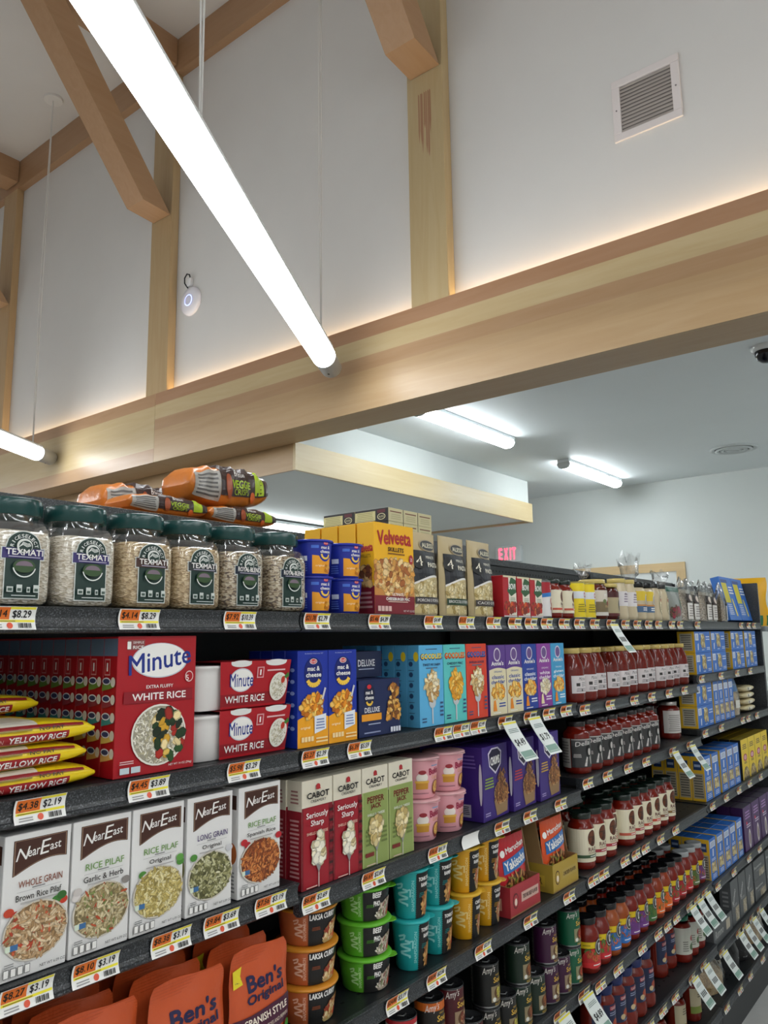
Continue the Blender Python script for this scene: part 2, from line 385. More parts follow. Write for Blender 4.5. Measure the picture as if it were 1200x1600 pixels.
# air vent in the upper wall
def vent():
    y0, y1, z0, z1 = 0.88, 1.195, LZ(2.285), LZ(2.6)
    t = empty('air_vent', (XW, (y0 + y1) / 2, z0)); h = (y1 - y0) / 2; H = z1 - z0
    tag(t, 'square white louvred air vent high on the upper wall', 'vent')
    m = MB(); c = hx('dcd4d2'); b = 0.038
    for q in ((-h, h, 0, b), (-h, h, H - b, H), (-h, -h + b, b, H - b), (h - b, h, b, H - b)): m.box(-0.012, -0.001, q[0], q[1], q[2], q[3], c, M_MATTE, ch=0.002)
    for y in (-h + b / 2, h - b / 2): m.tube([(-0.011, y, H / 2), (-0.014, y, H / 2)], 0.004, 8, hx('8e8888'), M_TIN)
    m.build('frame', t)
    m = MB(); m.box(-0.003, -0.001, -h + b, h - b, b, H - b, hx('7d7671'), M_MATTE)
    m.build('backing', t)
    m = MB(); n = 13
    for i in range(n):
        z = b + (H - 2 * b) * (i + 0.5) / n; s = (H - 2 * b) / n
        m.prism([(-0.0035, z + s * 0.42), (-0.011, z - s * 0.42), (-0.0105, z - s * 0.52), (-0.003, z + s * 0.3)], 'y', -h + b, h - b, hx('b5aca6'), M_MATTE)
    m.build('louvres', t)
vent()
# wireless unit on the upper wall
t = empty('access_point', (XW, 4.363, LZ(2.42)))
tag(t, 'round white wireless unit with a blue ring on the upper wall', 'wireless unit')
def disc_x(m, r, prof, col, mat, n=40, z0=0.0, y0=0.0):
    V = []; F = []
    for rr, x in prof:
        for k in range(n): a = 2 * pi * k / n; V.append((x, y0 + rr * math.cos(a), z0 + rr * math.sin(a)))
    for i in range(len(prof) - 1):
        for k in range(n): F.append((i * n + k, i * n + (k + 1) % n, (i + 1) * n + (k + 1) % n, (i + 1) * n + k))
    m.mesh(V, F, col, mat, True); m.face(V[-n:], col, mat)
m = MB(); disc_x(m, 0, [(0.108, -0.001), (0.108, -0.012), (0.1, -0.022), (0.06, -0.03), (0.045, -0.031)], hx('eceaf2'), M_GLOSS); m.build('housing', t)
m = MB(); disc_x(m, 0, [(0.042, -0.031), (0.042, -0.0325), (0.036, -0.0325)], (1, 1, 1), M_BLUE); disc_x(m, 0, [(0.036, -0.0325), (0.035, -0.034)], hx('e4e2f4'), M_GLOSS); m.build('light_ring', t)
m = MB(); m.box(-0.028, -0.001, -0.012, 0.03, 0.115, 0.175, hx('e2e0e0'), M_GLOSS, ch=0.004); m.build('adapter', t)
m = MB(); m.tube([(-0.02, 0.0, 0.175), (-0.022, 0.005, 0.2), (-0.022, 0.035, 0.215), (-0.022, 0.062, 0.19), (-0.022, 0.06, 0.15), (-0.022, 0.035, 0.118), (-0.02, 0.02, 0.1)], 0.005, 8, hx('1b1b1f'), M_MATTE); m.build('cable', t)

# hanging tube lamps
LDIR = Vector((math.cos(math.radians(30.06)), math.sin(math.radians(30.06)), 0))
def pendant(ex, ey, length, label, group=None):
    """ex, ey: where the lit part ends; the tube runs back from there"""
    t = empty('pendant_lamp', (ex, ey, LZ(1.5))); t.rotation_euler = (0, 0, math.radians(30.06))
    tag(t, label, 'lamp', group); R = 0.063
    m = MB(); n = 22; V = []; F = []
    for x in (-length, 0.0):
        for k in range(n + 1): a = pi * (-0.17 + 1.34 * k / n); V.append((x, -R * math.cos(a), -R * math.sin(a)))
    for k in range(n): F.append((k, k + 1, n + 2 + k, n + 1 + k))
    m.mesh(V, F, (1, 1, 1), M_TUBE, True); m.face(V[:n + 1], (1, 1, 1), M_TUBE); m.face(V[n + 1:][::-1], (1, 1, 1), M_TUBE); m.build('diffuser', t)
    g = hx('b9b9b7'); m = MB()
    m.box(-length, 0, -0.053, 0.053, 0.034, 0.055, g, M_MATTE, ch=0.004); m.build('housing', t)
    for s in (0, 1):
        m = MB(); P = [(0.062, 0), (0.062, 0.012), (0.06, 0.19), (0.05, 0.205)]; V = []; F = []; n2 = 24
        for r, x in P:
            for k in range(n2): a = 2 * pi * k / n2; V.append(((x if s == 0 else -length - x), r * math.cos(a), r * math.sin(a) * 0.95))
        for i in range(len(P) - 1):
            for k in range(n2): F.append((i * n2 + k, i * n2 + (k + 1) % n2, (i + 1) * n2 + (k + 1) % n2, (i + 1) * n2 + k))
        m.mesh(V, F, g, M_MATTE, True); m.face(V[-n2:], g, M_MATTE); m.face(V[:n2], g, M_MATTE)
        x = 0.12 if s == 0 else -length - 0.12
        m.tube([(x, 0, -0.058), (x, 0, -0.062)], 0.006, 8, hx('6f6f70'), M_TIN); m.build('end_cap', t)
    for x in (-0.06, -1.78):
        m = MB(); m.tube([(x, 0, 0.05), (x, 0, ZHI - LZ(1.5) - 0.02)], 0.004, 6, hx('d5d3cf'), M_MATTE)
        m.tube([(x, 0.004, 0.05), (x - 0.02, 0.012, 1.2), (x, 0.004, ZHI - LZ(1.5) - 0.02)], 0.0035, 6, hx('d5d3cf'), M_MATTE); m.build('cable', t)
        m = MB(); m.lathe([(0.075, ZHI - LZ(1.5) - 0.018), (0.08, ZHI - LZ(1.5) - 0.001)], 24, hx('d8d5d1'), M_MATTE, cx=x); m.build('ceiling_rose', t)
pendant(2.955, 2.722, 3.6, 'long glowing tube lamp hanging diagonally across the picture')
pendant(3.06, 5.94, 3.6, 'glowing tube lamp cut off at the edge of the view beside the farthest post')
pendant(2.955, -0.5, 3.6, 'tube lamp hanging over the aisle, out of view')
pendant(-0.6, 0.7, 2.4, 'tube lamp hanging behind the viewer')
pendant(-0.6, -2.6, 2.4, 'added unseen tube lamp hanging far behind the viewer over the next aisle')  # tubes from here on are unseen, added to even out the light
pendant(2.955, -2.6, 2.4, 'added tube lamp hanging over the next aisle, out of view')
pendant(-0.6, 3.9, 2.4, 'added unseen tube lamp hanging behind the viewer over the far side of the shelving')
pendant(3.06, 9.3, 2.6, 'added tube lamp hanging past the farthest post, out of view')
pendant(-0.6, -0.95, 2.4, 'added unseen tube lamp hanging behind the viewer above the aisle')
pendant(-0.6, 7.1, 2.4, 'added unseen tube lamp hanging behind the viewer at the far side of the hall')

# ceiling fixtures of the low room
def fixture(x0, y, z, label, ln=1.2):
    t = empty('ceiling_fixture', (x0, y, z)); tag(t, label, 'ceiling light', 'strip lights of the low room')
    m = MB(); m.box(0, ln, -0.055, 0.055, -0.028, -0.001, hx('d5dadb'), M_MATTE, ch=0.004); m.build('tray', t)
    m = MB(); P = [(-0.05, -0.028), (-0.056, -0.045), (-0.044, -0.072), (-0.02, -0.083), (0.02, -0.083), (0.044, -0.072), (0.056, -0.045), (0.05, -0.028)]
    m.prism(P, 'x', 0.022, ln - 0.022, (1, 1, 1), M_FIX); m.build('diffuser', t)
    for a in (0, ln - 0.02):
        m = MB(); m.prism([(p[0] * 1.06, p[1] * 1.02) for p in P], 'x', a, a + 0.02, hx('bcc0bf'), M_GLOSS); m.build('end_cap', t)
fixture(3.98, 2.84, ZLO, 'glowing strip light on the low ceiling next to the white bulkhead')
fixture(6.12, 2.84, ZLO, 'glowing strip light on the low ceiling near the far wall')
fixture(4.5, 5.28, LZ(1.093), 'strip light under the bulkhead, seen over the rice jars')
fixture(3.98, -0.4, ZLO, 'strip light of the low room, out of view past the aisle')
fixture(6.12, -0.4, ZLO, 'strip light of the low room, out of view by the far wall')

# bulkhead with a wooden fascia
YF = 3.524; XK0, XK1 = XB + 0.29, 6.84
m = MB(); m.box(XK0 + 0.02, XK1 - 0.03, YF + 0.025, YL, LZ(1.11), ZLO - 0.001, (1, 1, 1), M_WALLC); struct(m, 'wall_bulkhead', 'white boxed-in bulkhead hanging from the low ceiling')
m = MB(); m.box(XK0, XK1, YF, YF + 0.024, LZ(1.09), LZ(1.275), hx('d3c096'), WOOD['x']); struct(m, 'trim_7', 'wooden fascia along the side of the white bulkhead')
m = MB(); m.box(XK0, XK0 + 0.02, YF + 0.025, YL, LZ(1.09), LZ(1.275), HONEY, WOOD['y']); struct(m, 'trim_8', 'wooden fascia of the bulkhead just behind the long beam')
m = MB(); m.box(XK1 - 0.03, XK1, YF + 0.025, YL, LZ(1.09), LZ(1.275), HONEY, WOOD['y']); struct(m, 'trim_9', 'wooden fascia at the far end of the bulkhead')
# round air diffuser
t = empty('ceiling_diffuser', (6.72, 1.6, ZLO)); tag(t, 'round white air diffuser in the low ceiling', 'vent')
m = MB(); g = hx('cdd3d3')
m.lathe([(0.185, -0.001), (0.185, -0.006), (0.17, -0.014), (0.15, -0.008)], 40, g, M_MATTE, cap0=False, cap1=False); m.build('rim', t)
for r in (0.135, 0.095, 0.055):
    m = MB(); m.lathe([(r, -0.002), (r + 0.012, -0.016), (r - 0.012, -0.022), (r - 0.02, -0.012)], 36, g, M_MATTE, cap0=False, cap1=r < 0.06); m.build('cone', t)
m = MB(); m.lathe([(0.15, -0.002), (0.149, -0.003)], 32, hx('474b4b'), M_MATTE); m.build('throat', t)
# dome camera
t = empty('dome_camera', (4.37, 0.835, ZLO)); tag(t, 'dark dome camera on the low ceiling just past the beam', 'camera')
m = MB(); m.lathe([(0.075, -0.001), (0.075, -0.02), (0.062, -0.03)], 28, hx('d7dada'), M_GLOSS); m.build('mount', t)
m = MB(); m.lathe([(0.06, -0.03), (0.058, -0.05), (0.047, -0.072), (0.028, -0.086), (0.008, -0.09)], 28, hx('0c0e18'), M_JAR); m.build('dome', t)
# exit sign on the far wall
t = empty('exit_sign', (XFAR, 4.265, LZ(0.805))); tag(t, 'lit red EXIT sign on the far wall', 'sign')
m = MB(); m.box(-0.05, -0.001, -0.16, 0.16, 0, 0.185, hx('cfd6d6'), M_GLOSS, ch=0.004); m.build('housing', t)
m = MB(); a = Art(m, lambda u, v, l: (-0.0505 - l, -u, v), M_EXIT)
for ch, u in (('E', -0.095), ('X', -0.025), ('I', 0.03), ('T', 0.075)): a.text(ch, u, 0.095, 0.016 if ch == 'I' else 0.05, 0.135, (1, 0, 0), 0.03)
m.build('lettering', t)
# framed door in the far wall
m = MB(); y0, y1, zt, b = 2.36, 4.02, LZ(0.68), 0.085
m.box(XFAR - 0.02, XFAR - 0.001, y0, y0 + b, 0, zt - b, hx('d9bd90'), WOOD['z']); m.box(XFAR - 0.02, XFAR - 0.001, y1 - b, y1, 0, zt - b, hx('d9bd90'), WOOD['z']); m.box(XFAR - 0.02, XFAR - 0.001, y0, y1, zt - b, zt, hx('d9bd90'), WOOD['y'])
m.box(XFAR - 0.008, XFAR - 0.001, y0 + b, y1 - b, 0.01, zt - b, hx('dfe3e2'), M_MATTE)
struct(m, 'door_1', 'white door with a wooden frame in the far wall')

# ------------------------------------------------------------------ shelving
def shelf_mesh(w, lip=True):
    m = MB(); c = (1, 1, 1)
    m.box(0.003, w - 0.003, 0.012, 0.47, -0.022, 0, c, M_STEELD)
    for j in range(3):
        for i in range(int(w / 0.051)):
            x, y = 0.03 + i * 0.051 + (j % 2) * 0.025, 0.06 + j * 0.07
            if x < w - 0.02: m.face([(x - 0.005, y - 0.0035, 0.0001), (x + 0.005, y - 0.0035, 0.0001), (x + 0.005, y + 0.0035, 0.0001), (x - 0.005, y + 0.0035, 0.0001)], hx('050505'), M_MATTE)
    return m
RAILP = [(0.02, -0.0005), (0.001, -0.0005), (-0.0005, -0.0015), (0.0012, -0.004), (0.0038, -0.009), (0.005, -0.0165), (0.0042, -0.024), (0.0015, -0.0295), (-0.001, -0.031), (-0.0012, -0.034), (0.002, -0.0375), (0.012, -0.039), (0.02, -0.034)]
def rail_mesh(w):
    m = MB(); V = [(0.002, y, z) for y, z in RAILP] + [(w - 0.002, y, z) for y, z in RAILP]; n = len(RAILP)
    m.mesh(V, [(i, (i + 1) % n, n + (i + 1) % n, n + i)[::-1] for i in range(n)], (1, 1, 1), M_STEEL); m.face(V[:n], (1, 1, 1), M_STEEL); m.face(V[n:][::-1], (1, 1, 1), M_STEEL); return m
UN = ['rice', 'boxed pasta and noodle', 'jarred sauce', 'blue pasta box']
for u in (1, 2, 3, 4):
    x0, x1 = JX[u - 1], JX[u]; w = x1 - x0
    t = empty('shelving_unit', (x0, D, 0))
    tag(t, ['black steel shelving unit with the rice jars on top, nearest to the viewer', 'black steel shelving unit with the yellow skillet dinner boxes on top', 'black steel shelving unit full of red sauce jars', 'black steel shelving unit at the far end with the blue pasta boxes'][u - 1], 'shelving unit', 'shelving units of the aisle')
    m = MB(); m.box(0.002, w - 0.002, 0.475, 0.485, 0.1, LZ(0.286), (1, 1, 1), M_STEELD)
    m.box(0.002, w - 0.002, 0.468, 0.495, LZ(0.272), LZ(0.296), (1, 1, 1), M_STEEL)
    for j in range(4):
        for i in range(int(w / 0.0255)):
            x, z = 0.02 + i * 0.0255, LZ(0.25 - j * 0.05)
            m.face([(x - 0.0035, 0.4748, z - 0.0035), (x + 0.0035, 0.4748, z - 0.0035), (x + 0.0035, 0.4748, z + 0.0035), (x - 0.0035, 0.4748, z + 0.0035)], hx('040404'), M_MATTE)
    m.build('back_panel', t)
    for x in (0.0, w - 0.018):
        m = MB(); m.box(x, x + 0.018, 0.455, 0.4745, 0.02, LZ(0.29), (1, 1, 1), M_STEELD); m.build('upright', t)
    for z in LV[u]:
        s = shelf_mesh(w).build('shelf', t, (0, 0, LZ(z))); rail_mesh(w).build('price_rail', s)
    m = shelf_mesh(w); s = m.build('base_deck', t, (0, 0, LZ(BASE_Z))); rail_mesh(w).build('price_rail', s)
    m = MB(); m.box(0.002, w - 0.002, 0.004, 0.024, 0.001, LZ(BASE_Z) - 0.04, (1, 1, 1), M_STEELD); m.build('kick_plate', t)
    m = MB(); m.box(0.003, w - 0.003, 0.5, 0.96, LZ(0.029), LZ(0.051), (1, 1, 1), M_STEELD); m.build('rear_shelf', t)
    if u == 4:
        m = MB(); m.box(w + 0.002, w + 0.02, 0.004, 0.495, 0.01, LZ(0.273), (1, 1, 1), M_STEEL, ch=0.002); m.build('end_panel', t)
# shelving at the end of the run
t = empty('end_shelving', (4.79, D, 0)); tag(t, 'grey end shelving past the last unit holding the yellow bag', 'shelving unit')
m = MB(); m.box(0, 0.02, 0.01, 0.45, 0.02, LZ(0.02), (1, 1, 1), M_STEELD); m.build('back_panel', t)
for z in (0.032, -0.35, -0.75, -1.2):
    m = MB(); m.box(0.021, 0.44, -0.01, 0.45, LZ(z) - 0.03, LZ(z), hx('8b9294'), M_MATTE, ch=0.003); m.build('shelf', t)

# ------------------------------------------------------------------ makers of goods
def carton(name, w, h, d, cols, art=None, ch=0.0008, mat=None):
    """a folded carton: seamed top, printed front and side; origin at the foot of its front face"""
    m = MB(); m.box(-w / 2, w / 2, 0, d, 0, h, cols.get('f'), mat or M_CARD, ch, cols)
    a = Art(m, top(w, h)); tc = shade(cols.get('t', cols['f']), 0.7)
    a.rect(0.001, d * 0.49, w - 0.001, d * 0.5, tc); a.rect(w * 0.02, d * 0.08, w * 0.98, d * 0.09, tc)
    if art: art(Art(m, front(w)), Art(m, lside(w, d)), w, h, d)
    return m.build(name)

def squircle_y(u, R, e): return -(max(1e-9, R ** e - min(abs(u), R * 0.999) ** e)) ** (1 / e)
def rice_jar(kind, band, word):
    m = MB(); E5 = 5.0
    m.lathe([(0.044, 0.0), (0.0495, 0.005), (0.0505, 0.02), (0.0505, 0.098), (0.0485, 0.11), (0.044, 0.119)], 40, (1, 1, 1), M_CLEAR, expo=E5, cap1=False)
    m.lathe([(0.0425, 0.117), (0.041, 0.122), (0.041, 0.134)], 32, (1, 1, 1), M_CLEAR, cap0=False, cap1=False)
    o = m.build('rice_jar')
    m = MB(); m.lathe([(0.043, 0.002), (0.0483, 0.007), (0.0492, 0.02), (0.0492, 0.095), (0.046, 0.106), (0.03, 0.109)], 40, (1, 1, 1), M_RICE[kind], expo=E5)
    m.build('rice', o)
    m = MB(); c = hx('1d4442'); m.lathe([(0.0445, 0.13), (0.0465, 0.132), (0.0465, 0.15), (0.0455, 0.1535)], 72, c, M_GLOSS, ribs=0.022, cap1=False)
    m.lathe([(0.0455, 0.1535), (0.043, 0.1555), (0.04, 0.1545), (0.0, 0.1545)], 36, c, M_GLOSS, cap0=False, cap1=False); m.build('lid', o)
    m = MB(); a = Art(m, lambda u, v, l: (u, squircle_y(u, 0.0508, E5) - l, v), M_CARD, nu=8, eps=0.0002)
    def arch(x, hh, z0, z1, col):
        a.strips(-x, x, lambda u: z0, lambda u: z1 + (hh * math.sqrt(max(0, 1 - (u / x) ** 2))), col, 16)
    wt, gr = hx('dfe3de'), hx('1b3630')
    arch(0.0262, 0.024, 0.0085, 0.0815, wt); a.rect(-0.0315, 0.064, 0.0315, 0.0815, wt)
    arch(0.0248, 0.0225, 0.01, 0.0815, gr); a.rect(-0.0302, 0.0655, 0.0302, 0.0805, band)
    a.arc('RICESELECT', 0, 0.0805, 0.0175, pi * 0.98, pi * 0.02, 0.0052, wt)
    a.ell(0, 0.0835, 0.0115, 0.0105, wt); a.ell(0.001, 0.0825, 0.0095, 0.0085, gr)
    for k in range(3): a.line([(-0.009 + 0.002 * k, 0.0815 + 0.002 * k), (-0.003, 0.0855 + 0.0016 * k), (0.003, 0.0825 + 0.002 * k), (0.009 - 0.001 * k, 0.0845 + 0.0013 * k)], 0.0011, wt)
    a.text(word, 0, 0.0745, 0.054, 0.0088, W_, 0.02); a.bars(-0.024, 0.0665, 0.024, 0.069, hx('b9b4c8'), 1)
    a.ell(0, 0.055, 0.016, 0.0095, hx('35502c')); a.strips(-0.0125, 0.0125, lambda u: 0.055, lambda u: 0.055 + 0.007 * math.sqrt(max(0, 1 - (u / 0.0126) ** 2)), hx('7b6a78'), 10)
    a.arc('BAKED SOIL OF NATURE', 0, 0.058, 0.0165, -pi * 0.9, -pi * 0.1, 0.0024, wt) if False else a.line([(0.0165 * math.cos(t), 0.056 + 0.0165 * math.sin(t)) for t in [-pi * 0.92 + pi * 0.84 * i / 10 for i in range(11)]], 0.0018, wt)
    for i, (u, w) in enumerate(((-0.019, 0.009), (-0.006, 0.008), (0.007, 0.005), (0.018, 0.008))): a.rect(u - w / 2, 0.018, u + w / 2, 0.0255 + (i % 2) * 0.003, hx('c9d0cb')); a.rect(u - w / 3, 0.0195, u + w / 3, 0.0235, hx('44584f'))
    a.bars(-0.018, 0.012, 0.018, 0.0145, hx('c9d0cb'), 1); m.build('label', o)
    return o
RX = [0.546, 0.652, 0.761, 0.864, 0.968, 1.083]
PUR, BRN, CHA, NAV = hx('3d3470'), hx('4c332c'), hx('35383a'), hx('1f2b3c')
jw = rice_jar('white', PUR, 'TEXMATI'); jb = rice_jar('brown', BRN, 'TEXMATI'); jc = rice_jar('brown', CHA, 'TEXMATI'); jr = rice_jar('blend', NAV, 'ROYAL BLEND')
for i, (p, lb) in enumerate(((jw, 'clear jar of white rice with a purple banded label, partly cut off by the frame'), (jw, 'clear jar of white rice with a purple banded label, beside the brown rice'), (jb, 'clear jar of tan rice with a brown banded label'),
                             (jc, 'clear jar of tan rice with a charcoal banded label'), (jr, 'clear jar of speckled mixed rice beside the charcoal banded jar'), (jr, 'clear jar of speckled mixed rice beside the blue cups'))):
    put(p, RX[i], D + 0.063, LZ(0.0516), lb, 'jar', 'rice jars on the top shelf')

# ---- cups
def cup(name, rb, rt, h, col, art, lid=None, tab=None, lid_h=0.004, mat=None):
    m = MB(); R = lambda v: rb + (rt - rb) * v / h
    m.lathe([(rb * 0.94, 0.0), (rb, 0.003), (R(h * 0.5), h * 0.5), (rt, h)], 32, col, mat or M_CARD, cap1=False)
    o = m.build(name)
    m2 = MB(); art(Art(m2, around(R), M_CARD, nu=22, nv=2, eps=0.0001, base=0.0005)); m2.build('print', o)
    m3 = MB(); lc = lid or hx('e8e6e2')
    m3.lathe([(rt * 0.985, h - 0.002), (rt + 0.0035, h - 0.001), (rt + 0.0042, h + lid_h * 0.5), (rt + 0.003, h + lid_h), (rt * 0.9, h + lid_h + 0.0008), (0, h + lid_h + 0.001)], 32, lc, M_GLOSS, cap0=False, cap1=False)
    if tab is not None:
        c, s = math.cos(tab), math.sin(tab); P = []
        for u, v in ((0.0, -0.02), (0.012, -0.012), (0.017, 0), (0.012, 0.012), (0.0, 0.02)): P.append(((rt + u) * c - v * s, (rt + u) * s + v * c))
        m3.prism(P, 'z', h + lid_h * 0.3, h + lid_h * 0.3 + 0.0012, lc, M_GLOSS)
    m3.build('lid', o); return o
BLU, ORG = hx('1f2f9c'), hx('f0a322')
def mac_art(a):
    a.strips(-0.02, 0.026, lambda u: 0.004, lambda u: 0.042 - 0.1 * (u + 0.02), ORG, 10)
    a.ell(0.009, 0.048, 0.016, 0.019, BLU); a.ell(0.009, 0.0665, 0.006, 0.0035, hx('d8252c')); a.text('Kraft', 0.009, 0.0665, 0.009, 0.003, W_)
    a.text('mac &', 0.009, 0.058, 0.022, 0.0065, W_, 0.03); a.text('cheese', 0.009, 0.0495, 0.025, 0.0065, W_, 0.03)
    a.line([(0.009 + 0.0095 * math.cos(t), 0.044 + 0.009 * math.sin(t)) for t in [pi * (1 + i / 8) for i in range(9)]], 0.004, hx('f8cf52'))
    a.rect(-0.022, 0.056, -0.007, 0.062, hx('4a74d6')); a.text('original', -0.003, 0.02, 0.02, 0.005, hx('fff0cf')); a.blobs(lambda u, v: True, (0.01, 0.024, 0.008, 0.022), 14, [hx('f6b84a'), hx('e08a1e')], 0.008, 0.0035)
    a.rect(-0.046, 0.03, -0.03, 0.04, hx('dfe6f5')); a.bars(-0.05, 0.008, -0.03, 0.027, hx('5d78cf'), 4)
mac = cup('noodle_cup', 0.034, 0.0405, 0.07, BLU, mac_art, BLU)
for x, z, w in ((1.185, 0, 'lower'), (1.282, 0, 'lower'), (1.185, 1, 'upper'), (1.282, 1, 'upper')):
    put(mac, x, D + 0.055, LZ(0.0516 + 0.0756 * z), 'blue pasta cup, the %s one of the stack %s' % (w, 'next to the rice jar' if x < 1.2 else 'next to the yellow carton'), 'cup', 'blue pasta cups', rz=-0.3)

# ---- yellow skillet dinner cartons
YEL, MAR = hx('f2b61c'), hx('7d1f2c')
def skillet_art(f, s, w, h, d):
    f.rect(0, 0, w, h * 0.27, MAR); f.strips(0, w, lambda u: h * 0.2, lambda u: h * (0.5 if u > w * 0.12 else 0.53), hx('c98a46'), 12)
    f.blobs(lambda u, v: v < h * 0.60 - 0.1 * h * abs(u / w - 0.5) and v > h * (0.27 + 0.05 * math.sin(u * 90)), (0.004, w - 0.004, h * 0.2, h * 0.62), 300, [hx('e8bd78'), hx('d79a49'), hx('b9733a'), hx('efcf94'), hx('e3ae62'), hx('a8622e')], 0.019, 0.010, 3)
    f.text('Velveeta', w * 0.5, h * 0.84, w * 0.86, h * 0.17, hx('b02a26'), 0.03, rot=0.05, curve=0.1); f.text('SKILLETS', w * 0.53, h * 0.715, w * 0.4, h * 0.05, hx('3d2416'), 0.03)
    f.bars(w * 0.32, h * 0.65, w * 0.76, h * 0.685, hx('8c5c1c'), 1); f.ell(w * 0.92, h * 0.62, w * 0.055, h * 0.055, hx('a82733')); f.text('20', w * 0.92, h * 0.62, 0.008, 0.008, W_)
    f.text('ULTIMATE', w * 0.56, h * 0.215, w * 0.28, h * 0.032, W_, 0.02); f.text('CHEESEBURGER MAC', w * 0.56, h * 0.165, w * 0.6, h * 0.034, W_, 0.03); f.bars(w * 0.3, h * 0.125, w * 0.82, h * 0.145, hx('d8b7a8'), 1)
    for k in range(4): f.rect(w * (0.06 + 0.085 * k), h * 0.03, w * (0.13 + 0.085 * k), h * 0.085, hx('e0b9b2'))
    f.text('NET WT 12.5 OZ', w * 0.83, h * 0.035, w * 0.28, h * 0.02, W_)
    s.rect(0, 0, d, h * 0.3, MAR); s.text('Velveeta', d * 0.5, h * 0.72, d * 0.85, h * 0.1, hx('b02a26'), 0.03, rot=0.05); s.text('SKILLETS', d * 0.5, h * 0.63, d * 0.6, h * 0.035, hx('3d2416'))
    s.blobs(lambda u, v: True, (0.012, d - 0.012, h * 0.3, h * 0.5), 40, [hx('e8bd78'), hx('b9733a'), hx('7a4326')], 0.016, 0.01, 4); s.bars(d * 0.1, h * 0.05, d * 0.9, h * 0.25, hx('b98a86'), 4)
sk = carton('dinner_carton', 0.148, 0.205, 0.0505, {'f': YEL}, skillet_art)
for k in range(4): put(sk, 1.412 , D + 0.012 + 0.0548 * k, LZ(0.0516), ['yellow skillet dinner carton at the front, beside the blue cups', 'yellow skillet dinner carton just behind the front one', 'yellow skillet dinner carton third back from the shelf edge', 'yellow skillet dinner carton at the very back over the blue cups'][k], 'box', 'yellow skillet dinner cartons')

# ---- flat pasta cartons stacked behind the back panel
m = MB(); m.box(-0.15, 0.15, 0, 0.34, 0, 0.25, hx('a98358'), M_CARD, 0.002); a = Art(m, top(0.3, 0.25)); a.rect(0, 0.16, 0.3, 0.19, hx('c8a878'))
put(m.build('shipping_carton'), 2.235, D + 0.555, LZ(0.0516), 'brown shipping carton under the stacked flat pasta boxes', 'box')
CRM = hx('d8cfa2')
def flat_art(f, s, w, h, d):
    f.rect(w * 0.12, h * 0.7, w * 0.88, h * 0.78, hx('7a4636')); f.bars(w * 0.15, h * 0.15, w * 0.85, h * 0.6, hx('c2b98c'), 3)
    s.rect(0, h * 0.12, d * 0.62, h * 0.84, hx('cfc68e')); s.bars(d * 0.03, h * 0.15, d * 0.58, h * 0.8, hx('a59c68'), 5); s.ell(d * 0.8, h * 0.38, d * 0.12, h * 0.24, CRM); s.ell(d * 0.8, h * 0.38, d * 0.1, h * 0.19, K_); s.text('ALESSI', d * 0.8, h * 0.38, d * 0.15, h * 0.16, CRM)
    s.rect(d * 0.68, h * 0.66, d * 0.92, h * 0.9, hx('5a1f28'))
fl = carton('pasta_carton', 0.086, 0.047, 0.15, {'f': CRM, 'l': hx('201c1c'), 't': hx('2a2524'), 'r': hx('201c1c')}, flat_art)
for r in range(3):
    for c in range(3):
        for b in range(2):
            if r == 2 and c == 2 and b: continue
            put(fl, 2.138 + 0.0875 * c, D + 0.56 + 0.152 * b, LZ(0.3025 + 0.0476 * r), 'flat black and cream pasta carton, %s layer of the stack, %s column, %s' % (['lowest', 'middle', 'top'][r], ['first', 'second', 'third'][c], 'in front' if b == 0 else 'at the back'), 'box', 'flat pasta cartons stacked over the yellow cartons')

# ---- pouches
def pouch_surface(w, h, T, seal=0.08, taper=0.0, wav=0.0, rc=0.0, crz=0.0):
    def prof(u, v):
        a = max(0.0, math.sin(pi * min(max(u / w, 0), 1))) ** 0.55
        b = min(1.0, max(0.0, (1 - v / h) / 0.55)) ** 0.75 if v / h < 1 - seal else min(1.0, seal / 0.55) ** 0.75 * (1 - v / h) / seal * 0.9 + 0.02
        return T / 2 * a * max(b, 0.03) + 0.0006
    def X(u, v):
        t = max(0.0, (v / h - 0.93) / 0.07) if rc else 0.0
        return (u - w / 2) * (1 - taper * v / h) * (1 - rc * t * t) + wav * math.sin(v / h * 9)
    def Wv(u, v): return crz * (math.sin(u * 61 + v * 23) + math.sin(v * 71 - u * 37 + 1.3)) * (0.25 + v / h)
    def Zv(u, v): return v + (crz * 2.2 * math.sin(u * 30 + 0.7) * (v / h) ** 3 if crz else 0)
    def P(u, v, l): return (X(u, v), -prof(u, v) - l + Wv(u, v), Zv(u, v))
    def Q(u, v, l): return (X(u, v), prof(u, v) + l + Wv(u, v), Zv(u, v))
    return P, Q
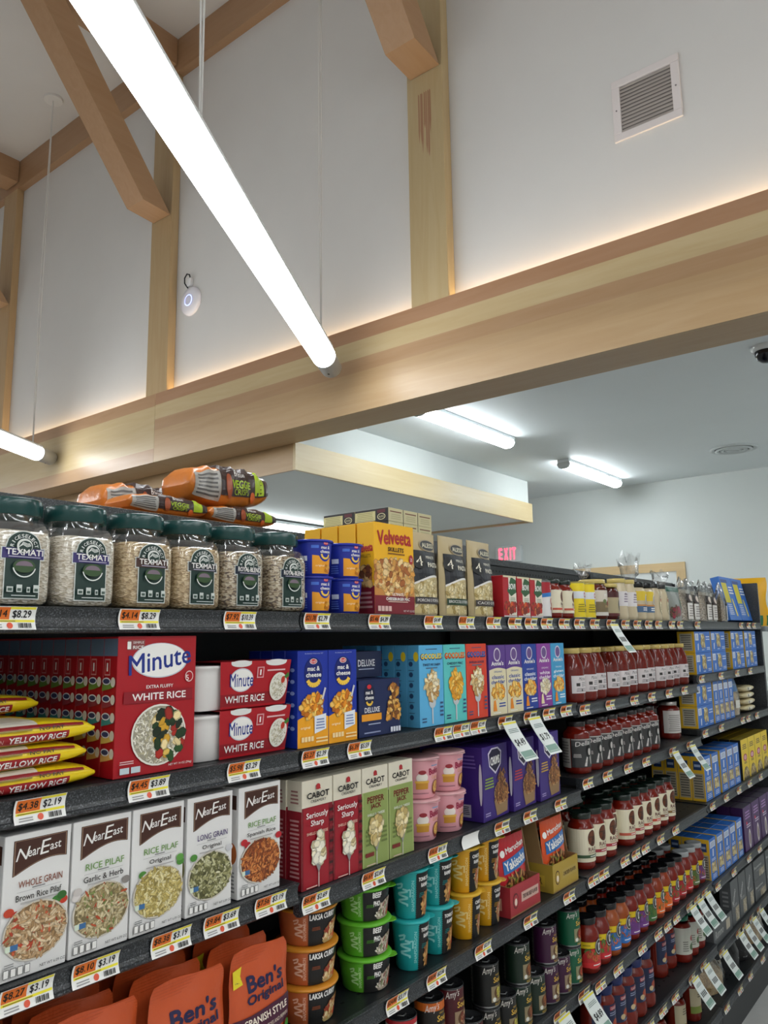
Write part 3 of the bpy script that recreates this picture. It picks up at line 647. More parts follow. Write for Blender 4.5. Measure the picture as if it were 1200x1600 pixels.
def pouch(name, w, h, T, col, art=None, mat=None, taper=0.0, seal=0.08, back=None, wav=0.0, nu=16, nv=22, rc=0.0, crz=0.0):
    P, Q = pouch_surface(w, h, T, seal, taper, wav, rc, crz); m = MB(); mat = mat or M_FILM
    for S, flip, c in ((P, False, col), (Q, True, back or col)):
        V = [S(w * i / nu, h * j / nv, 0) for j in range(nv + 1) for i in range(nu + 1)]
        F = [(j * (nu + 1) + i, j * (nu + 1) + i + 1, (j + 1) * (nu + 1) + i + 1, (j + 1) * (nu + 1) + i) for j in range(nv) for i in range(nu)]
        m.mesh(V, [f[::-1] for f in F] if flip else F, c, mat, True)
    bt = [P(w * i / nu, 0, 0) for i in range(nu + 1)] + [Q(w * i / nu, 0, 0) for i in range(nu, -1, -1)]; m.face(bt[::-1], col, mat)
    if seal > 0.02:
        for k in range(5): z = h * (1 - seal) + h * seal * (k + 0.5) / 5; m.face([P(0.001, z, 0.0004), P(w - 0.001, z, 0.0004), P(w - 0.001, z + 0.0007, 0.0004), P(0.001, z + 0.0007, 0.0004)], shade(col, 0.82), mat)
    if art: art(Art(m, P, mat, nu=8, nv=8, eps=0.00025, base=0.0006), w, h)
    return m.build(name)
KRA, DRK = hx('b9a67c'), hx('1b1d24')
def quick_pasta(band, word):
    def art(a, w, h):
        a.strips(w * 0.09, w * 0.97, lambda u: h * 0.03, lambda u: h * 0.77, DRK, 8); a.strips(w * 0.09, w * 0.97, lambda u: h * 0.02, lambda u: h * (0.38 + 0.1 * math.sin((u / w - 0.1) * 2.4)), hx('e6e4e0'), 12)
        a.strips(w * 0.09, w * 0.97, lambda u: h * 0.02, lambda u: h * (0.355 + 0.1 * math.sin((u / w - 0.1) * 2.4)), hx('c9b680'), 12)
        a.blobs(lambda u, v: v < h * (0.34 + 0.1 * math.sin((u / w - 0.1) * 2.4)), (w * 0.12, w * 0.94, h * 0.03, h * 0.42), 130, [hx('dcc994'), hx('eee0b4'), hx('b59c5c')], 0.012, 0.006, 5)
        a.ell(w * 0.62, h * 0.84, w * 0.3, h * 0.075, hx('a8977a')); a.ell(w * 0.62, h * 0.84, w * 0.27, h * 0.063, K_); a.text('ALESSI', w * 0.62, h * 0.84, w * 0.44, h * 0.06, hx('d9d2b8'), 0.03)
        a.ell(w * 0.24, h * 0.64, w * 0.18, h * 0.095, K_); a.text('4', w * 0.24, h * 0.64, w * 0.17, h * 0.12, hx('e9e4d2')); a.text('MINUTI', w * 0.6, h * 0.69, w * 0.3, h * 0.035, hx('e9e4d2')); a.text('PASTA', w * 0.68, h * 0.6, w * 0.42, h * 0.06, hx('e9e4d2'), 0.03)
        a.rect(w * 0.09, h * 0.13, w * 0.97, h * 0.21, band); a.text(word, w * 0.53, h * 0.172, w * 0.8, h * 0.035, W_)
    return pouch('pasta_pouch', 0.126, 0.203, 0.05, KRA, art, M_CARD, seal=0.1)
for x, b, wd, lb in ((1.555, hx('3a3436'), 'PORCINI E FORMAGGI', 'tan and black pasta pouch next to the yellow skillet carton'), (1.690, hx('27402c'), 'BROCCOLI E FORMAGGI', 'tan and black pasta pouch with a green band, between two others'), (1.826, hx('403a36'), 'CACIO E PEPE', 'tan and black pasta pouch next to the red soup cartons')):
    put(quick_pasta(b, wd), x, D + 0.042, LZ(0.0516), lb, 'pouch', 'quick pasta pouches', rz=0.05)
    put(pouch('pasta_pouch', 0.126, 0.2, 0.05, DRK, None, M_CARD, seal=0.1), x + 0.01, D + 0.1, LZ(0.0516), lb.replace('tan and black', 'dark') .replace('pouch', 'pouch behind the front one', 1) , 'pouch', 'quick pasta pouches')

# ---- red soup cartons and the tins and jars after them
RED = hx('b3202a')
def soup_carton(f, s, w, h, d):
    f.rect(w * 0.42, h * 0.04, w, h, hx('e9e2d2')); f.poly([(w * 0.3, h * 0.62), (w * 0.62, h * 0.98), (w, h * 0.9), (w, h * 0.6), (w * 0.6, h * 0.5)], hx('2f5a35')); f.text('BOVI', w * 0.68, h * 0.74, w * 0.52, h * 0.15, W_, 0.03)
    f.blobs(lambda u, v: True, (w * 0.1, w * 0.9, h * 0.12, h * 0.32), 34, [hx('d9622a'), hx('b92b1e'), hx('e8a45a'), hx('8a2a1c')], 0.016, 0.01, 6); f.bars(w * 0.5, h * 0.36, w * 0.92, h * 0.48, hx('9aa58e'), 3); f.rect(0, 0, w, h * 0.03, hx('d9d9d9'))
    f.rect(0, h * 0.955, w, h, hx('d8cfae'))
sc = carton('soup_carton', 0.074, 0.115, 0.05, {'f': RED, 't': hx('cfc6a6')}, soup_carton)
for i, x in enumerate((1.945, 2.025, 2.104)): put(sc, x, D + 0.014, LZ(0.0516), 'red and white soup carton, ' + ['next to the pasta pouch', 'the middle one of three', 'next to the big round pasta can'][i], 'box', 'red soup cartons')

def can(name, r, h, col, art, lid=hx('8d8f91'), dark=False):
    m = MB(); m.lathe([(r * 0.96, 0), (r, 0.002), (r, 0.004)], 30, hx('9a9c9e'), M_TIN, cap1=False)
    m.lathe([(r, h - 0.004), (r + 0.0008, h - 0.002), (r, h), (r * 0.94, h - 0.001), (r * 0.92, h - 0.004), (0, h - 0.004)], 30, lid, M_TIN if not dark else M_GLOSS, cap0=False, cap1=False)
    m.lathe([(r, 0.004), (r * 0.985, 0.006), (r * 0.985, h - 0.006), (r, h - 0.004)], 30, hx('9a9c9e'), M_TIN, cap0=False, cap1=False); o = m.build(name); m = MB(); m.lathe([(r * 0.998, 0.005), (r * 0.998, h - 0.005)], 30, col, M_CARD, cap0=False, cap1=False)
    art(Art(m, around(r), M_CARD, nu=24, eps=0.0001, base=0.0005)); m.build('label', o)
    if dark:
        m = MB(); m.tube([(r * 0.3, -r * 0.1, h - 0.0025), (0, -r * 0.35, h - 0.002), (-r * 0.3, -r * 0.1, h - 0.0025)], 0.0018, 6, hx('77797b'), M_TIN); m.build('pull_ring', o)
    return o
def ringcan(a):
    a.strips(-0.06, 0.06, lambda u: 0.07 + 0.12 * (u + 0.06) * 0.9, lambda u: 0.108, hx('a81f2c'), 12); a.strips(-0.06, 0.06, lambda u: 0.058 + 0.11 * (u + 0.06), lambda u: 0.07 + 0.11 * (u + 0.06), hx('2f79c4'), 12)
    a.text('Spa', 0.022, 0.092, 0.034, 0.018, W_, 0.03); a.ell(0.014, 0.05, 0.011, 0.011, hx('d77a5a')); a.ell(0.014, 0.05, 0.006, 0.006, W_); a.blobs(lambda u, v: (u - 0.02) ** 2 + (v - 0.028) ** 2 < 0.0002, (0, 0.04, 0.01, 0.045), 16, [hx('d9622a'), hx('c7452a')], 0.01, 0.006)
put(can('pasta_can', 0.04, 0.113, hx('e6e4e2'), ringcan), 2.193, D + 0.055, LZ(0.0516), 'white and red pasta ring can with a blue stripe', 'can')

def jar(name, prof, fill, lid_prof, lidc, n=28, lidmat=None, cols=None, neck_clear=None):
    m = MB(); m.lathe(prof, n, fill, M_JAR, cap1=False, cols=cols); o = m.build(name)
    m = MB(); m.lathe(lid_prof, n, lidc, lidmat or M_GLOSS, cap0=False); m.build('lid', o); return o
def lid(r, z0, z1): return [(r * 0.97, z0), (r, z0 + 0.001), (r, z1 - 0.0015), (r * 0.96, z1), (r * 0.85, z1 - 0.0008), (r * 0.1, z1 - 0.0008)]
def label(o, r, art, z0=None, z1=None, col=None, span=2.0, cy=0.0):
    m = MB(); a = Art(m, around(r), M_CARD, nu=24, eps=0.0001, base=0.0004)
    if col: a.rect(-r * span / 2 * 1.0, z0, r * span / 2, z1, col)
    art(a); m.build('label', o)
SAUCE = hx('74190c')
def sauce_profile(r, h, rn, zs, zn): return [(r * 0.9, 0), (r * 0.98, 0.004), (r, 0.012), (r, zs), (r * 0.96, zs + (zn - zs) * 0.3), (rn + (r - rn) * 0.4, zs + (zn - zs) * 0.7), (rn, zn), (rn, h - 0.014)]
CREAM = hx('e7dfc4')
def oval_art(band):
    def art(a):
        a.ell(0.014, 0.091, 0.019, 0.024, hx('4a1c12')); a.ell(0.014, 0.091, 0.017, 0.0215, hx('6b3a22'), 12); a.rect(-0.001, 0.094, 0.029, 0.0965, hx('3a2a1e'))
        a.blobs(lambda u, v: ((u - 0.014) / 0.016) ** 2 + ((v - 0.083) / 0.012) ** 2 < 1, (-0.003, 0.031, 0.072, 0.094), 14, [hx('a8541f'), hx('7a3a1c'), hx('4a2c1c')], 0.007, 0.006)
        a.text('RAO', 0.012, 0.059, 0.034, 0.012, hx('5e1f1a'), 0.02); a.bars(-0.006, 0.046, 0.03, 0.052, hx('a58f78'), 2); a.rect(-0.04, 0.034, 0.05, 0.043, band); a.bars(0.0, 0.036, 0.03, 0.041, W_, 1)
    return art
def oval_jar(band, sc=1.0):
    o = jar('sauce_jar', sauce_profile(0.041, 0.162, 0.031, 0.118, 0.138), SAUCE, lid(0.0335, 0.147, 0.166), hx('16241d'))
    label(o, 0.0414, oval_art(band), 0.022, 0.119, CREAM, 4.4); return o
small = oval_jar(hx('c4583f'))
for c in [small] + list(small.children): pass
for i, x in enumerate((2.279, 2.362)):
    o = put(small, x, D + 0.055, LZ(0.0516), 'small cream label sauce jar on top, ' + ['beside the white and red can', 'beside the yellow tins'][i], 'jar', 'small sauce jars on the top shelf'); o.scale = (0.9, 0.9, 0.74)
def yellow_art(a):
    a.rect(-0.05, 0.066, 0.05, 0.09, hx('dfe4ea')); a.text('Dei', 0.014, 0.078, 0.03, 0.017, hx('b02030'), 0.04); a.ell(0.012, 0.056, 0.011, 0.01, hx('9fb2cc')); a.rect(0.004, 0.04, 0.03, 0.047, hx('26406e')); a.ell(0.016, 0.027, 0.013, 0.008, hx('28406c')); a.bars(-0.03, 0.02, 0.0, 0.05, hx('9a8a1c'), 4)
yc = can('tomato_tin', 0.037, 0.122, hx('efd51e'), yellow_art, hx('b7a860'))
for i, x in enumerate((2.452, 2.535)): put(yc, x, D + 0.055, LZ(0.0516), 'bright yellow tin, ' + ['next to the small cream label jars', 'next to the wide gold lid jar'][i], 'can', 'yellow tins on the top shelf')
GOLD = hx('c9b46a')
def wide_art(a):
    a.rect(-0.06, 0.012, 0.06, 0.1, hx('7b6a4a')); a.rect(-0.06, 0.06, 0.06, 0.1, hx('d9cfc0')); a.poly([(-0.02, 0.084), (0.03, 0.098), (0.032, 0.082), (-0.018, 0.07)], hx('9b2430')); a.text('MUIR', 0.006, 0.084, 0.036, 0.011, W_, rot=0.15); a.ell(0.02, 0.056, 0.016, 0.012, hx('9b2430')); a.ell(-0.012, 0.062, 0.009, 0.007, hx('6a7a4a')); a.rect(-0.06, 0.012, 0.06, 0.024, hx('d9d4cc')); a.text('ORGANIC', 0.006, 0.044, 0.034, 0.008, hx('e9c28a'))
o = jar('sauce_jar', sauce_profile(0.05, 0.135, 0.043, 0.108, 0.12), hx('5b2315'), lid(0.046, 0.124, 0.139), GOLD); label(o, 0.0505, wide_art)
put(o, 2.632, D + 0.066, LZ(0.0516), 'wide jar with a gold lid and a brown tomato label', 'jar')
o = jar('sauce_jar', sauce_profile(0.045, 0.125, 0.04, 0.1, 0.112), hx('4d1712'), lid(0.043, 0.115, 0.129), GOLD)
def dark_art(a): a.rect(-0.05, 0.016, 0.05, 0.098, hx('b3a684')); a.rect(-0.05, 0.078, 0.05, 0.098, hx('4a1416')); a.ell(0.018, 0.05, 0.018, 0.024, hx('1d2c3a')); a.ell(0.02, 0.06, 0.007, 0.008, hx('b96a5a')); a.rect(-0.05, 0.012, 0.05, 0.022, hx('5a1a18'))
label(o, 0.0455, dark_art); put(o, 2.734, D + 0.06, LZ(0.0516), 'dark jar with a gold lid and a tan label showing a dark oval', 'jar')
WHS = hx('cfc0a0')
def plain_art(a): a.bars(-0.018, 0.062, 0.024, 0.098, hx('8d7f90'), 4); a.text('Michael', 0.004, 0.094, 0.03, 0.01, hx('5e4a52'), shear=0.3)
al = jar('sauce_jar', [(0.036, 0), (0.039, 0.004), (0.04, 0.015), (0.0375, 0.045), (0.037, 0.1), (0.036, 0.112), (0.031, 0.126), (0.03, 0.14)], WHS, lid(0.0335, 0.136, 0.152), GOLD); label(al, 0.0378, plain_art, 0.05, 0.104, hx('e4dfe0'), 2.6)
for i, x in enumerate((2.832, 2.925)): put(al, x, D + 0.057, LZ(0.0516), 'creamy white sauce jar with a gold lid, ' + ['next to the dark jar', 'next to the yellow label jars'][i], 'jar', 'creamy white sauce jars')
def yl_art(a): a.rect(-0.05, 0.075, 0.05, 0.112, hx('e3c53a')); a.ell(0.012, 0.08, 0.016, 0.022, hx('e9e9e6')); a.ell(0.012, 0.08, 0.012, 0.017, hx('4f6a86')); a.text('D', 0.012, 0.08, 0.01, 0.018, W_, 0.04); a.rect(-0.05, 0.03, 0.05, 0.054, hx('4a6c90')); a.bars(-0.02, 0.035, 0.024, 0.05, W_, 2); a.rect(-0.05, 0.054, 0.05, 0.06, hx('c98a4a'))
yl = jar('sauce_jar', sauce_profile(0.039, 0.14, 0.031, 0.112, 0.126), WHS, lid(0.0335, 0.13, 0.148), hx('17181a')); label(yl, 0.0394, yl_art)
for i, x in enumerate((3.022, 3.108)): put(yl, x, D + 0.057, LZ(0.0516), 'creamy jar with a yellow and blue label, ' + ['next to the gold lid jars', 'next to the oval label jars'][i], 'jar', 'yellow and blue label jars')
def ov_art(a): a.ell(0.008, 0.062, 0.018, 0.036, K_); a.ell(0.008, 0.062, 0.0165, 0.0335, hx('e3d9b4')); a.ell(0.008, 0.082, 0.011, 0.008, hx('b0462a')); a.bars(-0.004, 0.042, 0.02, 0.066, hx('8a7a4a'), 4)
ov = jar('sauce_jar', [(0.036, 0), (0.039, 0.004), (0.0395, 0.02), (0.037, 0.035), (0.037, 0.1), (0.034, 0.115), (0.029, 0.126), (0.028, 0.135)], WHS, lid(0.031, 0.131, 0.148), hx('2c2c2c')); label(ov, 0.0378, ov_art)
for i, x in enumerate((3.196, 3.283)): put(ov, x, D + 0.057, LZ(0.0516), 'creamy sauce jar with a black rimmed oval label, ' + ['next to the yellow and blue labels', 'next to the green pouch'][i], 'jar', 'oval label jars')
def green_art(a, w, h):
    a.strips(w * 0.03, w * 0.97, lambda u: h * 0.84, lambda u: h * 0.97, hx('1a5a45'), 8); a.poly([(w * 0.1, h * 0.4), (w * 0.6, h * 0.8), (w * 0.9, h * 0.55), (w * 0.5, h * 0.3)], hx('222b4a')); a.rect(w * 0.72, h * 0.3, w * 0.95, h * 0.62, hx('2a7a4a')); a.blobs(lambda u, v: True, (w * 0.08, w * 0.6, h * 0.14, h * 0.35), 24, [hx('4a3a2c'), hx('6b5a44'), hx('a8304a')], 0.03, 0.016)
put(pouch('pasta_pouch', 0.17, 0.148, 0.05, hx('8f938c'), green_art, seal=0.1), 3.418, D + 0.045, LZ(0.0516), 'grey pouch with a green top band beside the clear pasta bags', 'pouch')
def clear_bag(name, w, h, T, colm, lab):
    P, Q = pouch_surface(w, h, T, 0.02); m = MB(); nu, nv = 12, 14; rnd = random.Random(int(w * 1e4 + h * 1e3))
    J = [[(rnd.uniform(-1, 1) * 0.006, rnd.uniform(-1, 1) * 0.008 * (j / nv)) for i in range(nu + 1)] for j in range(nv + 1)]
    for S, fl in ((P, 0), (Q, 1)):
        V = [];
        for j in range(nv + 1):
            k = 1 - 0.5 * max(0, (j / nv - 0.7) / 0.3) * (0.6 if j < nv else 0.2)
            for i in range(nu + 1): x, y, z = S(w * i / nu, h * j / nv, 0); V.append((x * k + J[j][i][0] * (j > 0), y + J[j][i][1], z + J[j][i][0] * (j == nv) * 2))
        F = [(j * (nu + 1) + i, j * (nu + 1) + i + 1, (j + 1) * (nu + 1) + i + 1, (j + 1) * (nu + 1) + i) for j in range(nv) for i in range(nu)]
        m.mesh(V, [f[::-1] for f in F] if fl else F, (1, 1, 1), M_BAG, True)
    o = m.build(name); m = MB(); P2, Q2 = pouch_surface(w * 0.93, h * 0.72, T * 0.88, 0.02)
    for S, fl in ((P2, 0), (Q2, 1)):
        V = [S(w * 0.93 * i / nu, h * 0.72 * j / nv, 0) for j in range(nv + 1) for i in range(nu + 1)]; V = [(x, y, z + 0.004) for x, y, z in V]
        m.mesh(V, [f[::-1] for f in F] if fl else F, (1, 1, 1), colm, True)
    m.build('pasta', o)
    if lab: m = MB(); lab(Art(m, P, M_CARD, nu=6, nv=6, eps=0.0003, base=0.002), w, h); m.build('label', o)
    return o
def bag_lab(a, w, h): a.rect(w * 0.24, h * 0.05, w * 0.8, h * 0.42, hx('e6e1da')); a.bars(w * 0.3, h * 0.1, w * 0.74, h * 0.38, hx('9a8f8a'), 5); a.rect(w * 0.26, h * 0.43, w * 0.78, h * 0.64, hx('33231f')); a.ell(w * 0.55, h * 0.54, w * 0.16, h * 0.08, hx('d9c9bc'))
cb = clear_bag('pasta_bag', 0.14, 0.19, 0.06, M_RICE['blend'], bag_lab)
for i, (x, z) in enumerate(((3.59, 0.0), (3.735, 0.0), (3.88, 0.0), (4.025, 0.0), (4.16, 0.3))): put(cb, x, D + 0.05 + 0.015 * (i % 2), LZ(0.0516), 'clear bag of pasta with a brown and white label, %s from the green topped pouch' % ORD[i], 'bag', 'clear pasta bags on the top shelf', rz=z)
BB = hx('2f6fc6')
def lasagne_art(f, s, w, h, d):
    f.rect(w * 0.06, h * 0.4, w * 0.5, h * 0.86, hx('d9c92c')); f.rect(w * 0.06, h * 0.86, w * 0.62, h * 0.94, hx('1d3f8a')); f.bars(w * 0.1, h * 0.12, w * 0.5, h * 0.38, hx('d3d8e2'), 6); f.poly([(w * 0.66, h * 0.1), (w * 0.78, h * 0.1), (w * 0.7, h * 0.5), (w * 0.6, h * 0.5)], hx('e3cf5a')); f.bars(w * 0.55, h * 0.6, w * 0.95, h * 0.8, W_, 3)
ob = carton('lasagne_carton', 0.215, 0.235, 0.045, {'f': BB, 'l': hx('3a78cc')}, lasagne_art)
for i, (x, r) in enumerate(((4.415, 0.16), (4.64, 0.16))):
    o = put(ob, x, D + 0.04, LZ(0.052), 'leaning blue and yellow lasagne carton on the top shelf, ' + ['beside the clear bags', 'against the end panel'][i], 'box', 'leaning lasagne cartons'); o.rotation_euler = (-0.2, 0, 0); o.location.z += 0.0105
# crumpled clear film rising behind the jars
def film_tuft(x, y, z, h, r, label, seed):
    rnd = random.Random(seed); m = MB(); n, k = 18, 7; V = []
    for j in range(k):
        t = j / (k - 1); rr = r * (0.3 + 1.0 * t * (1.25 - t * 0.6))
        for i in range(n): a = 2 * pi * i / n; q = rr * (1 + 0.4 * math.sin(a * 3 + seed) * t + 0.25 * rnd.uniform(-1, 1)); V.append((q * math.cos(a), q * 0.55 * math.sin(a), h * t * (1 + 0.22 * rnd.uniform(-1, 1) * (j > 0)) ))
    m.mesh(V, [(j * n + i, j * n + (i + 1) % n, (j + 1) * n + (i + 1) % n, (j + 1) * n + i) for j in range(k - 1) for i in range(n)], (1, 1, 1), M_BAG, True)
    o = m.build('plastic_bag'); m = MB(); m.lathe([(r * 0.55, -0.155), (r * 0.8, -0.12), (r * 0.75, -0.04), (r * 0.3, 0.0)], 16, (1, 1, 1), M_NOODLE); m.build('pasta', o); m = MB(); m.tube([(-r * 0.34, 0, 0), (0, -r * 0.3, 0.004), (r * 0.34, 0, 0.0)], 0.004, 6, K_, M_MATTE); m.build('tie', o)
    put(o, x, y, z, label, 'bag', 'tied clear bags on the top shelf')
film_tuft(3.47, D + 0.24, LZ(0.207), 0.14, 0.075, 'big tied clear plastic bag sticking up behind the green pouch', 2)
film_tuft(3.78, D + 0.22, LZ(0.207), 0.085, 0.06, 'smaller tied clear plastic bag sticking up behind the clear pasta bags', 5)
film_tuft(2.86, D + 0.2, LZ(0.207), 0.06, 0.045, 'tied clear plastic bag peeking out behind the gold lid jars', 9)
# yellow bag on the end shelving
def ybag(a, w, h): a.strips(0.004, w - 0.004, lambda u: 0.004, lambda u: h * 0.22, hx('1f7a4e'), 8); a.rect(w * 0.2, h * 0.4, w * 0.8, h * 0.75, hx('d99a18'))
o = pouch('snack_bag', 0.3, 0.285, 0.09, hx('f0b41c'), ybag, seal=0.06, wav=0.006); put(o, 4.98, D + 0.16, LZ(0.0325), 'yellow bag with a green foot on the end shelving', 'bag', rz=-1.35)
# snack bags lying behind the back panel over the rice jars
m = MB(); m.box(-0.33, 0.33, 0, 0.36, 0, 0.262, hx('a98358'), M_CARD, 0.002); a = Art(m, top(0.6, 0.262)); a.rect(0, 0.16, 0.6, 0.19, hx('c8a878'))
put(m.build('shipping_carton'), 1.27, D + 0.555, LZ(0.0516), 'brown shipping carton under the dark snack bags', 'box')
OR2, DK2, LIM = hx('c8752e'), hx('3a2a28'), hx('a9c42a')
def pillow(name, w, d, t, col, art=None, mat=None, nu=18, nv=16, pinch=0.5, crz=0.0):
    """a bag lying flat: x along its length, z thickness; v on the front is height"""
    def S(u, ph, l):
        k = max(0.0, math.sin(pi * min(max(u, 0.0), 1.0))) ** pinch; c, s_ = math.cos(ph), math.sin(ph)
        e = 0.4; y = -(d / 2 + l) * math.copysign(abs(c) ** e, c) * (0.8 + 0.2 * k); z = t / 2 + (t / 2 * max(k, 0.05) + l) * math.copysign(abs(s_) ** 0.8, s_)
        if crz: q = crz * (math.sin(u * 23 + ph * 3) + math.sin(u * 41 - ph * 2 + 1)); y -= q * 0.5 * (c > 0); z += q * max(0, s_)
        return ((u - 0.5) * w, y, z)
    m = MB(); V = [S(i / nu, 2 * pi * j / nv, 0) for i in range(nu + 1) for j in range(nv)]
    m.mesh(V, [(i * nv + j, (i + 1) * nv + j, (i + 1) * nv + (j + 1) % nv, i * nv + (j + 1) % nv) for i in range(nu) for j in range(nv)], col, mat or M_FILM, True)
    m.face([V[j] for j in range(nv)][::-1], col, mat or M_FILM); m.face(V[-nv:], col, mat or M_FILM)
    if art: art(Art(m, lambda u, v, l: S(u / w, math.asin(math.copysign(min(1, abs(2 * v / t - 1)) ** 1.25, v - t / 2)), l), mat or M_FILM, nu=14, nv=6, eps=0.0003, base=0.0012), Art(m, lambda u, v, l: S(u / w, pi / 2 - (0.5 - v / d) * pi, l), mat or M_FILM, nu=12, nv=8, eps=0.0003, base=0.0015), w, d, t)
    return m.build(name)
def crisp_art(f, tp, w, d, t):
    f.rect(w * 0.04, t * 0.1, w * 0.34, t * 0.85, hx('a9a6a0')); f.bars(w * 0.06, t * 0.15, w * 0.32, t * 0.8, hx('5c5a58'), 6); f.poly([(w * 0.34, t * 0.35), (w * 0.36, t * 0.97), (w * 0.97, t * 0.97), (w * 0.96, t * 0.3), (w * 0.7, t * 0.2)], DK2) if False else f.rect(w * 0.34, t * 0.26, w * 0.98, t * 0.97, DK2); f.rect(w * 0.78, t * 0.3, w * 0.9, t * 0.92, LIM)
    f.text('VEGGIE', w * 0.6, t * 0.55, w * 0.24, t * 0.2, LIM, 0.03); f.text('CRISPS', w * 0.6, t * 0.37, w * 0.18, t * 0.14, LIM); f.text('Breton', w * 0.57, t * 0.78, w * 0.13, t * 0.13, W_); f.ell(w * 0.44, t * 0.5, w * 0.035, t * 0.3, hx('9c4a26')); f.ell(w * 0.74, t * 0.25, w * 0.03, t * 0.14, hx('d0622a'))
    tp.rect(w * 0.34, d * 0.02, w * 0.97, d * 0.7, DK2)
cr = pillow('snack_bag', 0.285, 0.15, 0.115, OR2, crisp_art, pinch=0.22, nu=40, nv=28, crz=0.0032); cs = pillow('snack_bag', 0.245, 0.12, 0.05, OR2, crisp_art, pinch=0.25, nu=36, nv=24, crz=0.001)
for x, y, z, r, ty, lb in ((1.27, 0.83, 0.3155, 0.0, 0.0, 'orange and dark snack bag lying with its grey panel over the second jar'), (1.2, 0.622, 0.3155, 0.0, 0, 'thin dark snack bag half hidden over the third jar lid'), (1.452, 0.622, 0.3155, 0.0, 0, 'thin dark snack bag half hidden, lowest under the tilted one'), (1.43, 0.665, 0.3685, 0.0, -0.05, 'big dark and orange snack bag tilted on top of the pile')):
    o = put(cs if 'hidden' in lb else cr, x, D + y, LZ(z), lb, 'bag', 'snack bags over the rice jars', rz=r); o.rotation_euler = (0, ty, r)

# ------------------------------------------------------------------ second shelf
Z12, Z22, Z32, Z42 = (LZ(LV[u][1] + 0.001) for u in (1, 2, 3, 4))
RR = hx('a8111d'); RICE = [hx('e9e4d2'), hx('f4f0e2'), hx('d3ccb4'), hx('c2b998')]
def rice_box_art(f, s, w, h, d):
    f.rect(0.002, h * 0.985, w - 0.002, h, hx('8d0f1a')); f.rect(w * 0.11, h * 0.9, w * 0.32, h * 0.975, hx('8c4a4a')); f.text('1', w * 0.13, h * 0.935, w * 0.045, h * 0.055, W_, 0.03); f.text('RICE', w * 0.24, h * 0.92, w * 0.13, h * 0.024, W_, 0.02); f.text('SIMPLE', w * 0.24, h * 0.955, w * 0.13, h * 0.016, W_)
    f.ell(w * 0.52, h * 0.82, w * 0.355, h * 0.13, hx('c9ccd4'), 20); f.ell(w * 0.52, h * 0.822, w * 0.34, h * 0.124, W_, 20)
    f.text('Minute', w * 0.525, h * 0.825, w * 0.80, h * 0.145, hx('1b2f86'), 0.012, rot=0.14, shear=0.1)
    f.text('EXTRA FLUFFY', w * 0.52, h * 0.628, w * 0.34, h * 0.025, W_, 0.01); f.rect(w * 0.08, h * 0.515, w * 0.95, h * 0.6, hx('8d1220')); f.text('WHITE RICE', w * 0.52, h * 0.558, w * 0.68, h * 0.052, W_, 0.02)
    f.ell(w * 0.9, h * 0.69, w * 0.055, h * 0.042, hx('e6c7c4')); f.ell(w * 0.9, h * 0.69, w * 0.045, h * 0.034, RR); f.text('5', w * 0.875, h * 0.68, w * 0.04, h * 0.04, W_)
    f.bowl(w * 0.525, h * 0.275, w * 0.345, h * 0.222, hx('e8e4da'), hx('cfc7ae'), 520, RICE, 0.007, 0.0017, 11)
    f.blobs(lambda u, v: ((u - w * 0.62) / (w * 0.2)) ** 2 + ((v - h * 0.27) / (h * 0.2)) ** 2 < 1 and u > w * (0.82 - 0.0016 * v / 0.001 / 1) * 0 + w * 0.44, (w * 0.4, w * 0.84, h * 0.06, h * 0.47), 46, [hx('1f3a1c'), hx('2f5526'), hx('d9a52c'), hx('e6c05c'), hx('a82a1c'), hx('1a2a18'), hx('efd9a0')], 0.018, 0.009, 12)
    for k in range(2): f.rect(w * (0.06 + 0.13 * k), h * 0.028, w * (0.17 + 0.13 * k), h * 0.07, hx('c4d3d9'))
    f.text('NET WT 14 OZ (396g)', w * 0.8, h * 0.045, w * 0.3, h * 0.02, W_); f.bars(w * 0.05, h * 0.09, w * 0.22, h * 0.12, hx('e0b9b9'), 2)
    s.rect(0, h * 0.86, d, h * 0.985, hx('5d6f86')); s.rect(d * 0.1, h * 0.72, d * 0.5, h * 0.84, hx('c98a8a')); s.rect(d * 0.14, h * 0.73, d * 0.46, h * 0.83, RR); s.text('1', d * 0.3, h * 0.78, d * 0.1, h * 0.06, W_)
    for k, c in enumerate(('d9a75c', 'd9b65c', '3f8a86', '8c3440', '6a8a3c')):
        v = h * (0.11 + 0.125 * k); s.poly([(d * 0.05, v), (d * 0.5, v + h * 0.012), (d * 0.95, v + h * 0.03), (d * 0.95, v + h * 0.08), (d * 0.4, v + h * 0.045), (d * 0.05, v + h * 0.05)], hx(c)); s.ell(d * 0.36, v + h * 0.07, d * 0.3, h * 0.026, hx('d9dbe2')); s.ell(d * 0.36, v + h * 0.07, d * 0.24, h * 0.018, hx('3a3f66')); s.ell(d * 0.85, v + h * 0.065, d * 0.16, h * 0.035, hx('d9d0c4'))
rb = carton('rice_carton', 0.15, 0.214, 0.037, {'f': RR}, rice_box_art)
for k in range(10): put(rb, 0.779, D + 0.012 + 0.0382 * k, Z12, 'red white-rice carton with a bowl picture, the front one of its row' if k == 0 else 'red rice carton seen from its side, %s behind the front red carton' % ORD[k - 1], 'box', 'red rice cartons')

